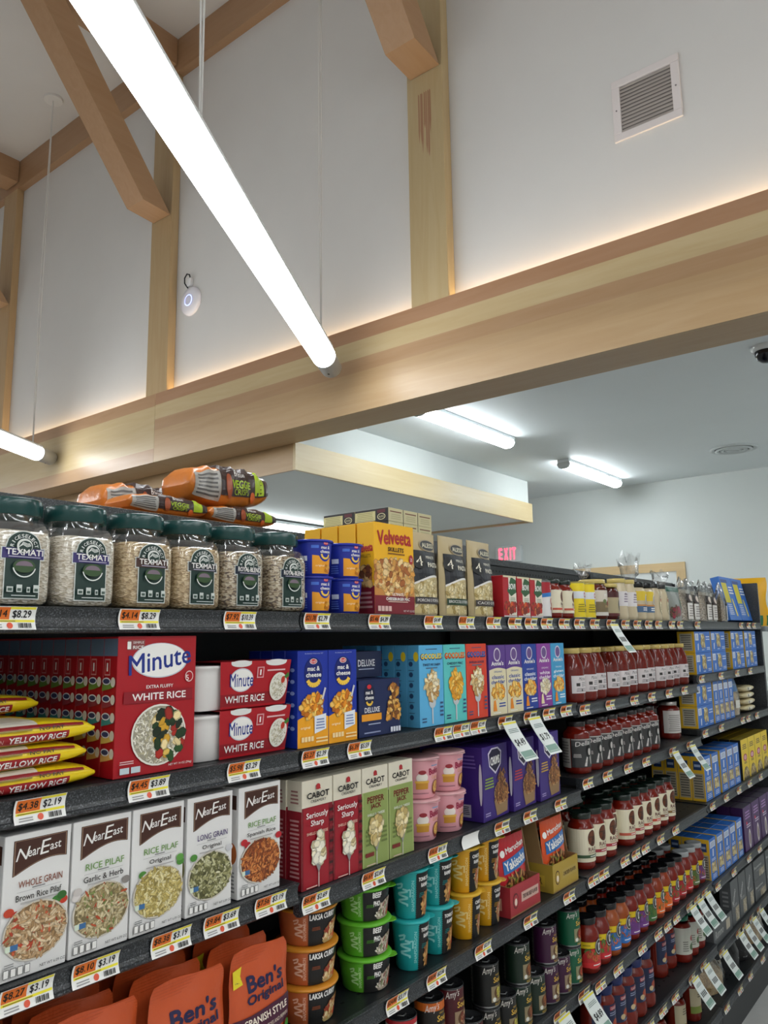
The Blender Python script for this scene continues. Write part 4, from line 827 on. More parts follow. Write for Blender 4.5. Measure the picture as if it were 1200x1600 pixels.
def tub_pack():
    w, d, h = 0.226, 0.1, 0.083; m = MB(); c = hx('e3e1de')
    def tub(x0, x1):
        n = 28; V = []; F = []
        for z, k in ((0, 0.74), (0.005, 0.80), (0.06, 0.95), (h - 0.012, 1.0), (h - 0.01, 1.06), (h - 0.006, 1.06), (h - 0.006, 0.98)):
            for i in range(n): a = 2 * pi * i / n; r = 1 / (abs(math.cos(a)) ** 5 + abs(math.sin(a)) ** 5) ** 0.2; V.append(((x0 + x1) / 2 + (x1 - x0) / 2 * k * r * math.cos(a) * 0.97, d / 2 + d / 2 * k * r * math.sin(a) * 0.92, z))
        for j in range(6):
            for i in range(n): F.append((j * n + i, j * n + (i + 1) % n, (j + 1) * n + (i + 1) % n, (j + 1) * n + i))
        m.mesh(V, F, c, M_GLOSS, True); m.face(V[6 * n:], hx('efeeee'), M_GLOSS); m.face(V[:n][::-1], c, M_GLOSS)
    tub(-w / 2 + 0.002, -0.003); tub(0.003, w / 2 - 0.004); o = m.build('rice_tub_pack')
    m = MB(); rd = hx('ad1420'); x0, x1 = -w / 2 + 0.054, w / 2 + 0.002; sl = 0.008
    V = [(x0 + sl, -0.001 + 0.007, 0.0005), (x1 - sl, 0.006, 0.0005), (x1, -0.003, h), (x0, -0.003, h), (x0, d + 0.002, h), (x1, d + 0.002, h), (x1 - sl, d - 0.006, 0.0005), (x0 + sl, d - 0.006, 0.0005)]
    m.mesh(V, [(0, 1, 2, 3), (3, 2, 5, 4), (6, 7, 4, 5)], [rd, shade(rd, 0.9), rd], M_CARD)
    a = Art(m, lambda u, v, l: (x0 + sl * (1 - v / h) + (x1 - x0 - 2 * sl * (1 - v / h)) * u, 0.006 - 0.009 * v / h - l, v))
    a.rect(0.0, 0.005, 1.0, 0.026, hx('8c0f1c')); a.rect(0.14, 0.079, 0.42, h, hx('e3e1de')); a.rect(0.62, 0.079, 0.93, h, hx('e3e1de')); a.ell(0.28, 0.079, 0.14, 0.006, hx('e3e1de')); a.ell(0.775, 0.079, 0.15, 0.006, hx('e3e1de'))
    a.ell(0.29, 0.05, 0.165, 0.021, hx('d2d4da')); a.ell(0.29, 0.05, 0.155, 0.019, W_); a.text('Minute', 0.29, 0.05, 0.33, 0.024, hx('1b2f86'), 0.012, rot=0.0)
    a.text('WHITE RICE', 0.35, 0.0165, 0.58, 0.0125, W_, 0.03); a.rect(0.5, 0.052, 0.6, 0.072, hx('d9a0a0')); a.rect(0.515, 0.054, 0.585, 0.07, rd); a.text('1', 0.55, 0.062, 0.02, 0.01, W_)
    a.bars(0.64, 0.062, 0.92, 0.068, hx('e6b9b9'), 1); a.ell(0.84, 0.034, 0.135, 0.026, hx('e6e2d6')); am = Art(m, lambda u, v, l: a.map(u / (x1 - x0), v, l), base=a.l); am.blobs(lambda u, v: ((u - 0.146) / 0.019) ** 2 + ((v - 0.034) / 0.021) ** 2 < 1, (0.12, 0.17, 0.01, 0.06), 120, RICE, 0.006, 0.0015, 4); a.l = am.l; a.ell(0.9, 0.046, 0.03, 0.0065, hx('c23a24')); a.poly([(0.91, 0.052), (0.97, 0.06), (0.99, 0.052), (0.94, 0.048)], hx('3f7a2c'))
    m.build('sleeve', o); return o
tp_ = tub_pack()
for k in range(2): put(tp_, 0.971, D + 0.02, Z12 + 0.0845 * k, 'white twin rice tub in a red sleeve, the ' + ['lower', 'upper'][k] + ' of the stack', 'tub', 'twin rice tubs')
VY = hx('f0d21e')
def vigo_art(f, tp, w, d, t):
    f.rect(0.002, t * 0.06, w * 0.985, t * 0.5, VY); f.rect(w * 0.22, t * 0.10, w * 0.8, t * 0.5, hx('9c1c20')); f.text('YELLOW RICE', w * 0.6, t * 0.3, w * 0.36, t * 0.24, W_, 0.03); f.text('SAFFRON', w * 0.325, t * 0.28, w * 0.13, t * 0.16, hx('d9b0a8')); f.text('Vigo', w * 0.12, t * 0.3, w * 0.17, t * 0.4, hx('8c2c1a'), 0.05)
    f.text('NO FAT', w * 0.68, t * 0.66, w * 0.16, t * 0.13, hx('3a2410'), 0.02); f.bars(w * 0.2, t * 0.58, w * 0.56, t * 0.72, hx('8a7418'), 1); f.text('NO FAT', w * 0.08, t * 0.66, w * 0.14, t * 0.13, hx('3a2410'), 0.02)
    tp.rect(w * 0.1, d * 0.1, w * 0.6, d * 0.8, hx('d8d0c0')); tp.rect(w * 0.1, d * 0.1, w * 0.9, d * 0.2, hx('8c1c20'))
vg = pillow('rice_bag', 0.235, 0.11, 0.031, VY, vigo_art, pinch=0.3)
for x, y, k, lb in ((0.565, 0.07, 0, 'lowest yellow rice bag of the front pile'), (0.55, 0.072, 1, 'middle yellow rice bag of the front pile'), (0.56, 0.068, 2, 'topmost yellow rice bag of the front pile, pale panel on its top'),
                    (0.53, 0.19, 0, 'lowest yellow rice bag of the rear pile'), (0.53, 0.19, 1, 'second yellow rice bag of the rear pile'), (0.535, 0.19, 2, 'third yellow rice bag up in the rear pile'), (0.535, 0.19, 3, 'topmost yellow rice bag of the rear pile')):
    put(vg, x, D + y, Z12 + 0.0005 + 0.0325 * k, lb, 'bag', 'yellow rice bags')

KB = hx('15309c')
def mac_box(f, s, w, h, d):
    f.strips(0, w, lambda u: 0, lambda u: h * (0.29 + 0.05 * math.sin(u / w * 3.1)), hx('f0a61e'), 10); f.text("the cheesiest choice since 1937", w * 0.52, h * 0.97, w * 0.6, h * 0.012, hx('c9d2ee'))
    f.ell(w * 0.5, h * 0.77, w * 0.3, h * 0.16, hx('0c1c6a')); f.ell(w * 0.5, h * 0.885, w * 0.12, h * 0.03, W_); f.ell(w * 0.5, h * 0.885, w * 0.105, h * 0.025, hx('d2202a')); f.text('Kraft', w * 0.5, h * 0.885, w * 0.16, h * 0.028, W_)
    f.text('mac &', w * 0.5, h * 0.81, w * 0.4, h * 0.05, W_, 0.03); f.text('cheese', w * 0.5, h * 0.745, w * 0.5, h * 0.05, W_, 0.04); f.line([(w * (0.5 + 0.2 * math.cos(t)), h * (0.70 + 0.065 * math.sin(t))) for t in [pi * (1.05 + 0.9 * i / 8) for i in range(9)]], 0.009, hx('f4c94a'))
    f.ell(w * 0.45, h * 0.4, w * 0.36, h * 0.1, hx('c9c6c8')); f.blobs(lambda u, v: ((u - w * 0.45) / (w * 0.36)) ** 2 + ((v - h * 0.42) / (h * 0.11)) ** 2 < 1, (w * 0.08, w * 0.82, h * 0.3, h * 0.54), 70, [hx('f6b13a'), hx('e88f1c'), hx('fbcf6c'), hx('c96f12')], 0.018, 0.0075, 5); f.line([(w * 0.78, h * 0.48), (w * 0.88, h * 0.6)], 0.005, hx('d0d0d4'))
    f.poly([(w * 0.52, h * 0.13), (w * 0.9, h * 0.17), (w * 0.9, h * 0.33), (w * 0.52, h * 0.31)], hx('e6ebf2')); f.bars(w * 0.56, h * 0.17, w * 0.86, h * 0.29, hx('7a8ab9'), 4); f.text('original', w * 0.22, h * 0.2, w * 0.3, h * 0.035, hx('fff2cf'))
    for k in range(4): f.rect(w * (0.1 + 0.1 * k), h * 0.06, w * (0.18 + 0.1 * k), h * 0.11, hx('f8dca0'))
    f.bars(w * 0.55, h * 0.03, w * 0.95, h * 0.1, hx('f8dca0'), 2)
    for k in range(6): s.ell(d * 0.6, h * (0.2 + 0.12 * k), d * 0.18, h * 0.02, hx('8fa4e0')); s.bars(d * 0.1, h * (0.2 + 0.12 * k), d * 0.4, h * (0.23 + 0.12 * k), hx('8fa4e0'), 1)
kb = carton('pasta_carton', 0.087, 0.184, 0.034, {'f': KB, 'b': KB}, mac_box)
for c, x in enumerate((1.142, 1.2305)):
    for k in range(4):
        if c and k: continue
        put(kb, x, D + 0.012 + 0.0352 * k, Z22, ['blue and yellow macaroni carton next to the red twin tubs', 'blue and yellow macaroni carton next to the small navy carton'][c] if k == 0 else 'blue macaroni carton %s behind the one next to the twin tubs' % ORD[k - 1], 'box', 'blue and yellow macaroni cartons')
NV = hx('152350')
def dlx(f, s, w, h, d):
    f.ell(w * 0.24, h * 0.74, w * 0.13, h * 0.2, hx('0d1638')); f.ell(w * 0.24, h * 0.88, w * 0.05, h * 0.04, hx('d2202a')); f.text('mac &', w * 0.24, h * 0.78, w * 0.17, h * 0.07, W_, 0.03); f.text('cheese', w * 0.24, h * 0.69, w * 0.2, h * 0.07, W_, 0.03); f.line([(w * (0.24 + 0.07 * math.cos(t)), h * (0.63 + 0.07 * math.sin(t))) for t in [pi * (1.05 + 0.9 * i / 6) for i in range(7)]], 0.005, hx('f4c94a'))
    f.text('DELUXE', w * 0.3, h * 0.47, w * 0.36, h * 0.09, hx('e6e6ea'), 0.02); f.rect(w * 0.05, h * 0.28, w * 0.52, h * 0.4, hx('e89a22')); f.bars(w * 0.2, h * 0.2, w * 0.5, h * 0.24, hx('a9b2cc'), 1); f.bars(w * 0.1, h * 0.05, w * 0.5, h * 0.1, hx('8d97b8'), 1)
    f.blobs(lambda u, v: abs(u - w * 0.82) < w * 0.17 * (1.15 - (v / h) * 0.7) and v > h * 0.28 and v < h * 0.88, (w * 0.62, w * 0.99, h * 0.26, h * 0.9), 60, [hx('d99a3c'), hx('b9742a'), hx('efc06a'), hx('7a481c')], 0.016, 0.007, 9)
    for k in range(4): f.rect(w * (0.74 + 0.065 * k), h * 0.03, w * (0.79 + 0.065 * k), h * 0.12, hx('d6dbe6'))
dx = carton('pasta_carton', 0.142, 0.118, 0.055, {'f': NV}, dlx)
put(dx, 1.352, D + 0.012, Z22, 'small navy macaroni carton with an orange band, the front one of two', 'box', 'navy macaroni cartons')
def dlx2(f, s, w, h, d): f.ell(w * 0.2, h * 0.55, w * 0.1, h * 0.36, hx('0d1638')); f.text('mac &', w * 0.2, h * 0.62, w * 0.14, h * 0.12, W_); f.text('cheese', w * 0.2, h * 0.45, w * 0.16, h * 0.12, W_); f.text('DELUXE', w * 0.6, h * 0.55, w * 0.42, h * 0.26, hx('d9dae0'), 0.02); f.bars(w * 0.4, h * 0.28, w * 0.8, h * 0.36, hx('a9b2cc'), 1)
put(carton('pasta_carton', 0.142, 0.058, 0.1, {'f': hx('1b2547')}, dlx2), 1.362, D + 0.07, Z22 + 0.1195, 'dark navy carton lying on the rear navy carton', 'box', 'navy macaroni cartons')
put(dx, 1.362, D + 0.07, Z22, 'navy macaroni carton hidden behind the small navy one', 'box', 'navy macaroni cartons')
def goo(bg, lc, shad, title):
    def art(f, s, w, h, d):
        f.text('GOODLES', w * 0.5, h * 0.855, w * 0.92, h * 0.085, shad, 0.05); f.text('GOODLES', w * 0.5, h * 0.86, w * 0.86, h * 0.065, lc, 0.03); f.text(title, w * 0.5, h * 0.755, w * 0.72, h * 0.032, hx('22325c'), 0.02); f.bars(w * 0.25, h * 0.7, w * 0.75, h * 0.73, hx('4a6a8a'), 1); f.bars(w * 0.25, h * 0.94, w * 0.75, h * 0.96, hx('35507a'), 1)
        f.line([(w * 0.5, h * 0.03), (w * 0.5, h * 0.22)], w * 0.05, hx('c9ced2')); f.ell(w * 0.5, h * 0.29, w * 0.14, h * 0.07, hx('bfc5ca')); f.ell(w * 0.5, h * 0.5, w * 0.25, h * 0.14, hx('d9a23a') if 'CHEDDY' in title else hx('e0c08a'))
        f.blobs(lambda u, v: ((u - w * 0.5) / (w * 0.29)) ** 2 + ((v - h * 0.48) / (h * 0.18)) ** 2 < 1, (w * 0.2, w * 0.8, h * 0.29, h * 0.67), 70, [hx('f4b534'), hx('e39a1c'), hx('f9cf6a')] if 'CHEDDY' in title else [hx('f2dfae'), hx('e0c184'), hx('c99a5a'), hx('f7ebcc')], 0.018, 0.008, 6)
        f.bars(w * 0.06, h * 0.05, w * 0.25, h * 0.12, hx('35507a'), 2); f.bars(w * 0.8, h * 0.1, w * 0.95, h * 0.3, hx('35507a'), 4)
        s.rect(d * 0.02, 0, d * 0.98, h, shade(bg, 0.93)); s.ell(d * 0.75, h * 0.86, d * 0.2, h * 0.06, hx('f0d22c'))
        for k in range(6): s.ell(d * 0.35, h * (0.12 + 0.13 * k), d * 0.16, h * 0.03, hx('2a4a72')); s.bars(d * 0.15, h * (0.165 + 0.13 * k), d * 0.6, h * (0.18 + 0.13 * k), hx('35507a'), 1)
    return art
for i, (x, bg, lc, sh, ti, lb) in enumerate(((1.549, '5cb2e0', 'f3d42a', '22356e', 'TWIST MY PARM', 'light blue noodle carton with yellow bubble lettering'), (1.651, '5cc7c4', 'f08a2a', 'b02a2a', 'CHEDDY MAC', 'turquoise noodle carton with orange bubble lettering'), (1.753, 'd9432a', '3a6ec0', '1c2a5c', 'SHELLA GOOD', 'orange-red noodle carton with blue bubble lettering'))):
    g = carton('noodle_carton', 0.099, 0.188, 0.036, {'f': hx(bg)}, goo(hx(bg), hx(lc), hx(sh), ti))
    put(g, x, D + 0.012, Z22, lb, 'box', 'bubble lettered noodle cartons')
    if i == 0:
        for k in range(1, 6): put(g, x - (0.012 if k > 2 else 0), D + 0.012 + 0.0372 * k + (0.004 if k > 2 else 0), Z22, 'light blue noodle carton, %s behind the front light blue one' % ORD[k - 1], 'box', 'bubble lettered noodle cartons')
def ann(bg, mid, title, tc, drop):
    def art(f, s, w, h, d):
        f.ell(w * 0.5, h * 0.86, w * 0.2, h * 0.1, hx('e0d8e4')); f.ell(w * 0.5, h * 0.86, w * 0.16, h * 0.08, hx('6a4c8a')); f.text("Annie's", w * 0.5, h * 0.735, w * 0.72, h * 0.065, W_, 0.04)
        if mid: f.strips(0, w, lambda u: 0, lambda u: h * (0.64 + 0.03 * math.sin(u / w * 3.1)), mid, 8)
        f.text(title[0], w * 0.5, h * 0.54, w * 0.72, h * 0.055, tc, 0.05); f.text(title[1], w * 0.5, h * 0.47, w * 0.82, h * 0.055, tc, 0.05)
        f.ell(w * 0.5, h * 0.3, w * 0.36, h * 0.09, hx('e8d9b8')); f.blobs(lambda u, v: ((u - w * 0.5) / (w * 0.34)) ** 2 + ((v - h * 0.32) / (h * 0.1)) ** 2 < 1, (w * 0.1, w * 0.9, h * 0.2, h * 0.43), 40, [hx('f0a62a'), hx('e58c14'), hx('f8cc6a')] if drop else [hx('f3ead2'), hx('e4d3a8')], 0.017, 0.008, 8)
        f.poly([(w * 0.15, h * 0.06), (w * 0.38, h * 0.06), (w * 0.3, h * 0.22), (w * 0.2, h * 0.2)], hx('e88a1c') if drop else hx('efe0b4')); f.bars(w * 0.5, h * 0.1, w * 0.9, h * 0.18, tc, 2); f.bars(w * 0.15, h * 0.02, w * 0.6, h * 0.045, W_, 1); f.text('ORGANIC', w * 0.5, h * 0.615, w * 0.5, h * 0.025, tc)
    return art
for x, bg, mid, ti, tc, dp, lb in ((1.858, '5d3a8c', 'e3d9b4', ('classic', 'cheddar'), '2a4aa0', 1, 'purple and cream cheddar pasta carton next to the orange-red carton'), (1.949, '5d3a8c', 'e3d9b4', ('classic', 'cheddar'), '2a4aa0', 1, 'purple and cream cheddar pasta carton next to the deep blue one'),
                                   (2.04, '1f3f9c', None, ('classic', 'cheddar'), 'e6e9f4', 1, 'deep blue cheddar pasta carton with a round emblem'), (2.131, '8c3a9a', None, ('white', 'cheddar'), 'f0e3f0', 0, 'magenta white-cheddar pasta carton'), (2.222, '3f9ccc', None, ('gluten', 'cheddar'), 'e9f4fa', 1, 'sky blue pasta carton with a purple top next to the sauce jars')):
    b = carton('pasta_carton', 0.0885, 0.183, 0.036, {'f': hx(bg), 't': hx('5d3a8c')}, ann(hx(bg), hx(mid) if mid else None, ti, hx(tc), dp)); put(b, x, D + 0.012, Z22, lb, 'box', 'small emblem pasta cartons')

# tall gold lid sauce jars
def mich_art(a): a.text('Michael', 0.008, 0.075, 0.034, 0.011, hx('3a2a2e'), 0.0, shear=0.3); a.rect(-0.02, 0.052, -0.006, 0.062, hx('33302f')); a.bars(0.0, 0.05, 0.03, 0.066, hx('8a8486'), 3); a.bars(-0.022, 0.034, 0.03, 0.047, hx('8a8486'), 3); a.rect(-0.001, 0.036, 0.004, 0.043, hx('3a3636'))
tall = jar('sauce_jar', sauce_profile(0.047, 0.168, 0.032, 0.1, 0.15), hx('6d1b10'), lid(0.0355, 0.155, 0.172), hx('c6ad62')); label(tall, 0.0474, mich_art, 0.03, 0.085, hx('ddd6d6'), 1.5)
TX = [2.41 + 0.0965 * i for i in range(12)]
rnd = random.Random(3)
for i, x in enumerate(TX): put(tall, x, D + 0.064 + (0.008 if i in (2, 5, 7, 10) else 0), Z32 if x < 3.5 else Z32, 'tall red jar with gold lid, %s counting from the sky blue carton' % ORD[i], 'jar', 'tall gold lid sauce jars', rz=-0.28)

# blue boxes with windows
BY = hx('e2b62e')
def window_art(f, s, w, h, d):
    f.rect(w * 0.05, h * 0.58, w * 0.25, h * 0.9, hx('dfe5ee')); f.bars(w * 0.07, h * 0.62, w * 0.23, h * 0.86, hx('8f9db9'), 4); f.poly([(w * 0.16, h * 0.12), (w * 0.21, h * 0.12), (w * 0.23, h * 0.45), (w * 0.17, h * 0.4)], hx('dfe5ee'))
    f.rect(w * 0.4, h * 0.25, w * 0.62, h * 0.78, hx('d8c488')); f.blobs(lambda u, v: True, (w * 0.41, w * 0.61, h * 0.3, h * 0.76), 22, [hx('e6d59a'), hx('c9ae66'), hx('b0945a')], 0.03, 0.01, 4); f.poly([(w * 0.47, h * 0.25), (w * 0.54, h * 0.25), (w * 0.505, h * 0.45)], hx('7a6a8a'))
    f.bars(w * 0.7, h * 0.55, w * 0.94, h * 0.8, hx('cfdcf0'), 2); f.bars(w * 0.72, h * 0.1, w * 0.94, h * 0.25, hx('cfdcf0'), 2); f.bars(w * 0.3, h * 0.84, w * 0.52, h * 0.92, hx('cfdcf0'), 1); f.bars(w * 0.4, h * 0.08, w * 0.56, h * 0.16, hx('cfdcf0'), 1)
    s.rect(d * 0.14, h * 0.1, d * 0.86, h * 0.9, hx('b9b4a2')); s.bars(d * 0.18, h * 0.14, d * 0.82, h * 0.86, hx('6d6a62'), 7)
wb = carton('pasta_carton', 0.232, 0.0935, 0.075, {'f': BB, 'l': BY, 't': BB, 'r': BB}, window_art)
for r in range(2):
    for i, x in enumerate((3.7, 3.945, 4.285, 4.545)): put(wb, x, D + 0.014, Z42 + 0.0945 * r, 'wide blue window carton, %s layer, %s from the gold lid jars' % (['lower', 'upper'][r], ORD[i]), 'box', 'wide blue window cartons')

# ------------------------------------------------------------------ third shelf
Z13, Z23, Z33, Z43 = (LZ(LV[u][2] + 0.001) for u in (1, 2, 3, 4))
def pilaf(kind, flav, kc, grains, veg, side):
    def art(f, s, w, h, d):
        P = [(w * 0.15, h * 0.69), (w * 0.15, h * 0.9), (w * 0.92, h * 0.955), (w * 0.92, h * 0.78)]
        low = lambda u: h * (0.715 + 0.085 * math.sin(max(0, min(1, (u / w - 0.15) / 0.77)) * 2.1)); hi = lambda u: h * 0.95
        f.strips(w * 0.13, w * 0.94, lambda u: low(u) - h * 0.008, lambda u: hi(u) + h * 0.008, hx('3f241b'), 14); f.strips(w * 0.145, w * 0.925, lambda u: low(u) - h * 0.003, lambda u: hi(u) + h * 0.003, hx('a88a72'), 14); f.strips(w * 0.155, w * 0.915, low, hi, hx('45261b'), 14)
        f.text('N', w * 0.27, h * 0.857, w * 0.16, h * 0.085, W_, 0.0, rot=0.06, shear=0.35); f.text('ear', w * 0.43, h * 0.853, w * 0.18, h * 0.045, W_, 0.01, rot=0.08, shear=0.15); f.text('E', w * 0.6, h * 0.878, w * 0.13, h * 0.1, W_, 0.0, rot=0.08, shear=0.25); f.text('ast', w * 0.755, h * 0.872, w * 0.17, h * 0.05, W_, 0.01, rot=0.08, shear=0.15)
        f.text(kind, w * 0.55, h * 0.645, w * 0.66, h * 0.05, kc, 0.005); f.bars(w * 0.42, h * 0.6, w * 0.62, h * 0.615, hx('777777'), 1); f.rect(w * 0.2, h * 0.592, w * 0.86, h * 0.594, hx('9a9a9a')); f.text(flav, w * 0.53, h * 0.553, w * (0.68 if len(flav) > 9 else 0.42), h * 0.045, hx('3a3634'), 0.01); f.bars(w * 0.25, h * 0.505, w * 0.8, h * 0.525, hx('b5b2b0'), 1)
        for u, v, c in side: f.ell(w * u, h * v, w * 0.075, h * 0.03, hx(c), 10)
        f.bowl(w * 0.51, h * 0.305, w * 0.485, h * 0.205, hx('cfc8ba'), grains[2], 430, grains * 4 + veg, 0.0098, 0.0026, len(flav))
        f.rect(w * 0.07, h * 0.205, w * 0.25, h * 0.245, hx('3f6ea0')); f.rect(w * 0.07, h * 0.205, w * 0.14, h * 0.245, hx('d9e6d0'))
        for k in range(4): f.rect(w * (0.06 + 0.1 * k), h * 0.03, w * (0.14 + 0.1 * k), h * 0.09, hx('4a4a4a')); f.rect(w * (0.067 + 0.1 * k), h * 0.034, w * (0.133 + 0.1 * k), h * 0.086, W_)
        f.text('NET WT 6.09 OZ', w * 0.77, h * 0.05, w * 0.38, h * 0.02, hx('3a3a3a')); f.bars(w * 0.06, h * 0.1, w * 0.2, h * 0.13, hx('8a8a8a'), 2)
        s.strips(d * 0.15, d * 0.85, lambda u: h * 0.8, lambda u: h * 0.93, hx('45261b'), 4); s.ell(d * 0.5, h * 0.4, d * 0.4, h * 0.1, grains[0]); s.bars(d * 0.2, h * 0.05, d * 0.8, h * 0.25, hx('8a8a8a'), 6)
    return art
G1 = [hx('c9a67c'), hx('dcc4a0'), hx('a8845a')]
PIL = [(0.593, 'WHOLE GRAIN', 'Brown Rice Pilaf', '8a4a32', G1, [hx('b9462a'), hx('c9603a')], [(0.1, 0.47, 'c4452c'), (0.2, 0.44, 'b93a24'), (0.9, 0.465, 'c23a24'), (0.8, 0.475, '3f7a34'), (0.88, 0.5, '35682c')], 'white rice carton with a whole grain pilaf bowl'),
       (0.692, 'RICE PILAF', 'Garlic & Herb', '6f9a4a', [hx('bfae84'), hx('d9cba4'), hx('9c8a5e')], [hx('7a8a4a'), hx('b9502c')], [(0.08, 0.44, 'd6d0cc'), (0.1, 0.48, 'c9c2be'), (0.92, 0.48, '8a8480')], 'white rice carton with a garlic and herb pilaf bowl'),
       (0.7905, 'RICE PILAF', 'Original', '6f9a4a', [hx('d6c47c'), hx('e8dca6'), hx('b9a45a')], [], [(0.2, 0.47, '4f8a3a'), (0.93, 0.5, '4f8a3a'), (0.92, 0.535, '62a048')], 'white rice carton with a pale yellow pilaf bowl'),
       (0.893, 'LONG GRAIN', 'Original', '4a3470', [hx('a3a06e'), hx('c4c296'), hx('6f6e44')], [hx('55542f'), hx('d9d6b4')], [(0.14, 0.49, '4f8a3a'), (0.92, 0.5, 'c9c9cc')], 'white rice carton with a greenish long grain bowl'),
       (1.005, 'RICE PILAF', 'Spanish Rice', '6f9a4a', [hx('b9652c'), hx('d98a4a'), hx('8a4420')], [hx('7a2c16')], [(0.12, 0.5, 'b9242c'), (0.2, 0.47, 'a81f2a'), (0.94, 0.49, 'b9242c')], 'white rice carton with an orange spanish rice bowl')]
for i, (x, kd, fl_, kc, gr, vg_, sd, lb) in enumerate(PIL):
    b = carton('rice_carton', 0.0955 if i < 4 else 0.1, 0.184, 0.037, {'f': hx('e4e3e1')}, pilaf(kd, fl_, hx(kc), gr, vg_, sd)); put(b, x, D + 0.013, Z13, lb, 'box', 'white pilaf cartons')
    for k in range(1, 4): put(b, x - (0.004 if k % 2 else 0.009), D + 0.013 + 0.0385 * k, Z13, '%s carton back behind the %s' % (ORD[k], lb.replace('white rice carton with', 'one with').split(', first')[0]), 'box', 'white pilaf cartons')
def cabot(red, side=True):
    def art(f, s, w, h, d):
        bg = hx('9c1a28') if red else hx('8fa05a'); f.rect(0, 0, w, h * 0.75, hx('7a1220') if red else hx('a3b26e')); f.rect(w * 0.05 if red else w * 0.04, 0, w * 0.86 if red else w * 0.96, h * 0.745, bg)
        if red:
            for k in range(14): f.rect(w * 0.88, h * 0.02 + h * 0.05 * k, w, h * 0.045 + h * 0.05 * k, hx('3a1416') if k % 2 else hx('8a1a26'))
        f.ell(w * 0.5, h * 0.93, w * 0.07, h * 0.028, hx('b02a30')); f.poly([(w * 0.42, h * 0.905), (w * 0.58, h * 0.905), (w * 0.56, h * 0.93), (w * 0.46, h * 0.93)], hx('b02a30')); f.text('CABOT', w * 0.5, h * 0.855, w * 0.72, h * 0.06, K_, 0.03); f.text('CREAMERY', w * 0.5, h * 0.8, w * 0.5, h * 0.025, K_, 0.01)
        if red: f.text('Seriously', w * 0.46, h * 0.665, w * 0.7, h * 0.07, W_, 0.01); f.text('Sharp', w * 0.46, h * 0.59, w * 0.42, h * 0.07, W_, 0.01); f.text('SHELLS & CHEESE', w * 0.46, h * 0.505, w * 0.68, h * 0.025, hx('e6c4b0'), 0.02)
        else: f.text('PEPPER', w * 0.5, h * 0.665, w * 0.64, h * 0.065, hx('7a2a24'), 0.02); f.text('JACK', w * 0.5, h * 0.59, w * 0.4, h * 0.065, hx('7a2a24'), 0.02); f.text('SHELLS & CHEESE', w * 0.5, h * 0.515, w * 0.66, h * 0.025, W_); f.bars(w * 0.1, h * 0.2, w * 0.35, h * 0.38, hx('6d7c40'), 4); f.bars(w * 0.68, h * 0.2, w * 0.92, h * 0.38, hx('6d7c40'), 4); f.rect(w * 0.08, h * 0.1, w * 0.4, h * 0.14, hx('7a2a24'))
        f.line([(w * 0.5, h * 0.0), (w * 0.5, h * 0.18)], w * 0.025, hx('cfcac6')); f.poly([(w * 0.36, h * 0.26), (w * 0.64, h * 0.26), (w * 0.5, h * 0.13)], hx('8f8d8d')); f.blobs(lambda u, v: ((u - w * 0.5) / (w * 0.22)) ** 2 + ((v - h * 0.35) / (h * 0.14)) ** 2 < 1, (w * 0.25, w * 0.75, h * 0.22, h * 0.5), 40, [hx('efe6cc'), hx('ddcfa6'), hx('f5efdc'), hx('c2b080')] if red else [hx('e4d29a'), hx('c9b070'), hx('efe0b4')], 0.016, 0.011, 7); f.bars(w * 0.1, h * 0.01, w * 0.45, h * 0.03, hx('e0c4b8'), 1)
        s.rect(0, 0, d, h * 0.72, hx('8c1826') if red else hx('8fa05a')); s.rect(0, h * 0.72, d, h, hx('ded6c2')); s.bars(d * 0.15, h * 0.1, d * 0.85, h * 0.65, hx('c48a8a') if red else hx('6d7c40'), 14); s.bars(d * 0.2, h * 0.78, d * 0.8, h * 0.92, hx('a0706a'), 4)
    return art
CB = hx('ddd6c2')
c1 = carton('pasta_carton', 0.0865, 0.197, 0.037, {'f': CB}, cabot(True)); c2 = carton('pasta_carton', 0.0865, 0.197, 0.037, {'f': CB}, cabot(False))
for x, p, lb in ((1.155, c1, 'red and cream shells carton next to the white rice cartons'), (1.244, c1, 'red and cream shells carton next to the green ones'), (1.333, c2, 'green and cream pepper jack carton next to the red ones'), (1.423, c2, 'green and cream pepper jack carton next to the pink cups')):
    put(p, x, D + 0.013, Z23, lb, 'box', 'cream topped shells cartons')
    put(p, x - 0.004, D + 0.0515, Z23, 'carton right behind the ' + lb.replace(' and cream', ''), 'box', 'cream topped shells cartons')
PK = hx('e3a3ab')
def pink_art(a):
    a.text('Bulda', 0.030, 0.062, 0.034, 0.016, hx('a02a4a'), 0.05, rot=0.1); a.text('Carbo', 0.034, 0.048, 0.024, 0.008, hx('d99a4a')); a.rect(-0.018, 0.022, 0.012, 0.04, hx('c98f2c')); a.ell(-0.003, 0.048, 0.014, 0.011, hx('efe6dc')); a.ell(-0.003, 0.06, 0.009, 0.005, hx('9a2a34')); a.rect(-0.02, 0.036, 0.014, 0.041, hx('e0b04a'))
    a.bars(-0.03, 0.01, 0.015, 0.015, hx('a8707a'), 1); a.ell(0.038, 0.024, 0.013, 0.017, hx('7a2a1c')); a.ell(0.038, 0.026, 0.011, 0.013, hx('dba24a')); a.blobs(lambda u, v: ((u - 0.038) / 0.01) ** 2 + ((v - 0.026) / 0.011) ** 2 < 1, (0.027, 0.049, 0.014, 0.038), 16, [hx('e9bd6a'), hx('c98434')], 0.009, 0.0025, 3); a.bars(0.018, 0.072, 0.04, 0.077, hx('7ea0c4'), 1)
pk = cup('noodle_cup', 0.041, 0.05, 0.088, PK, pink_art, hx('e6b4b8'), tab=-1.1)
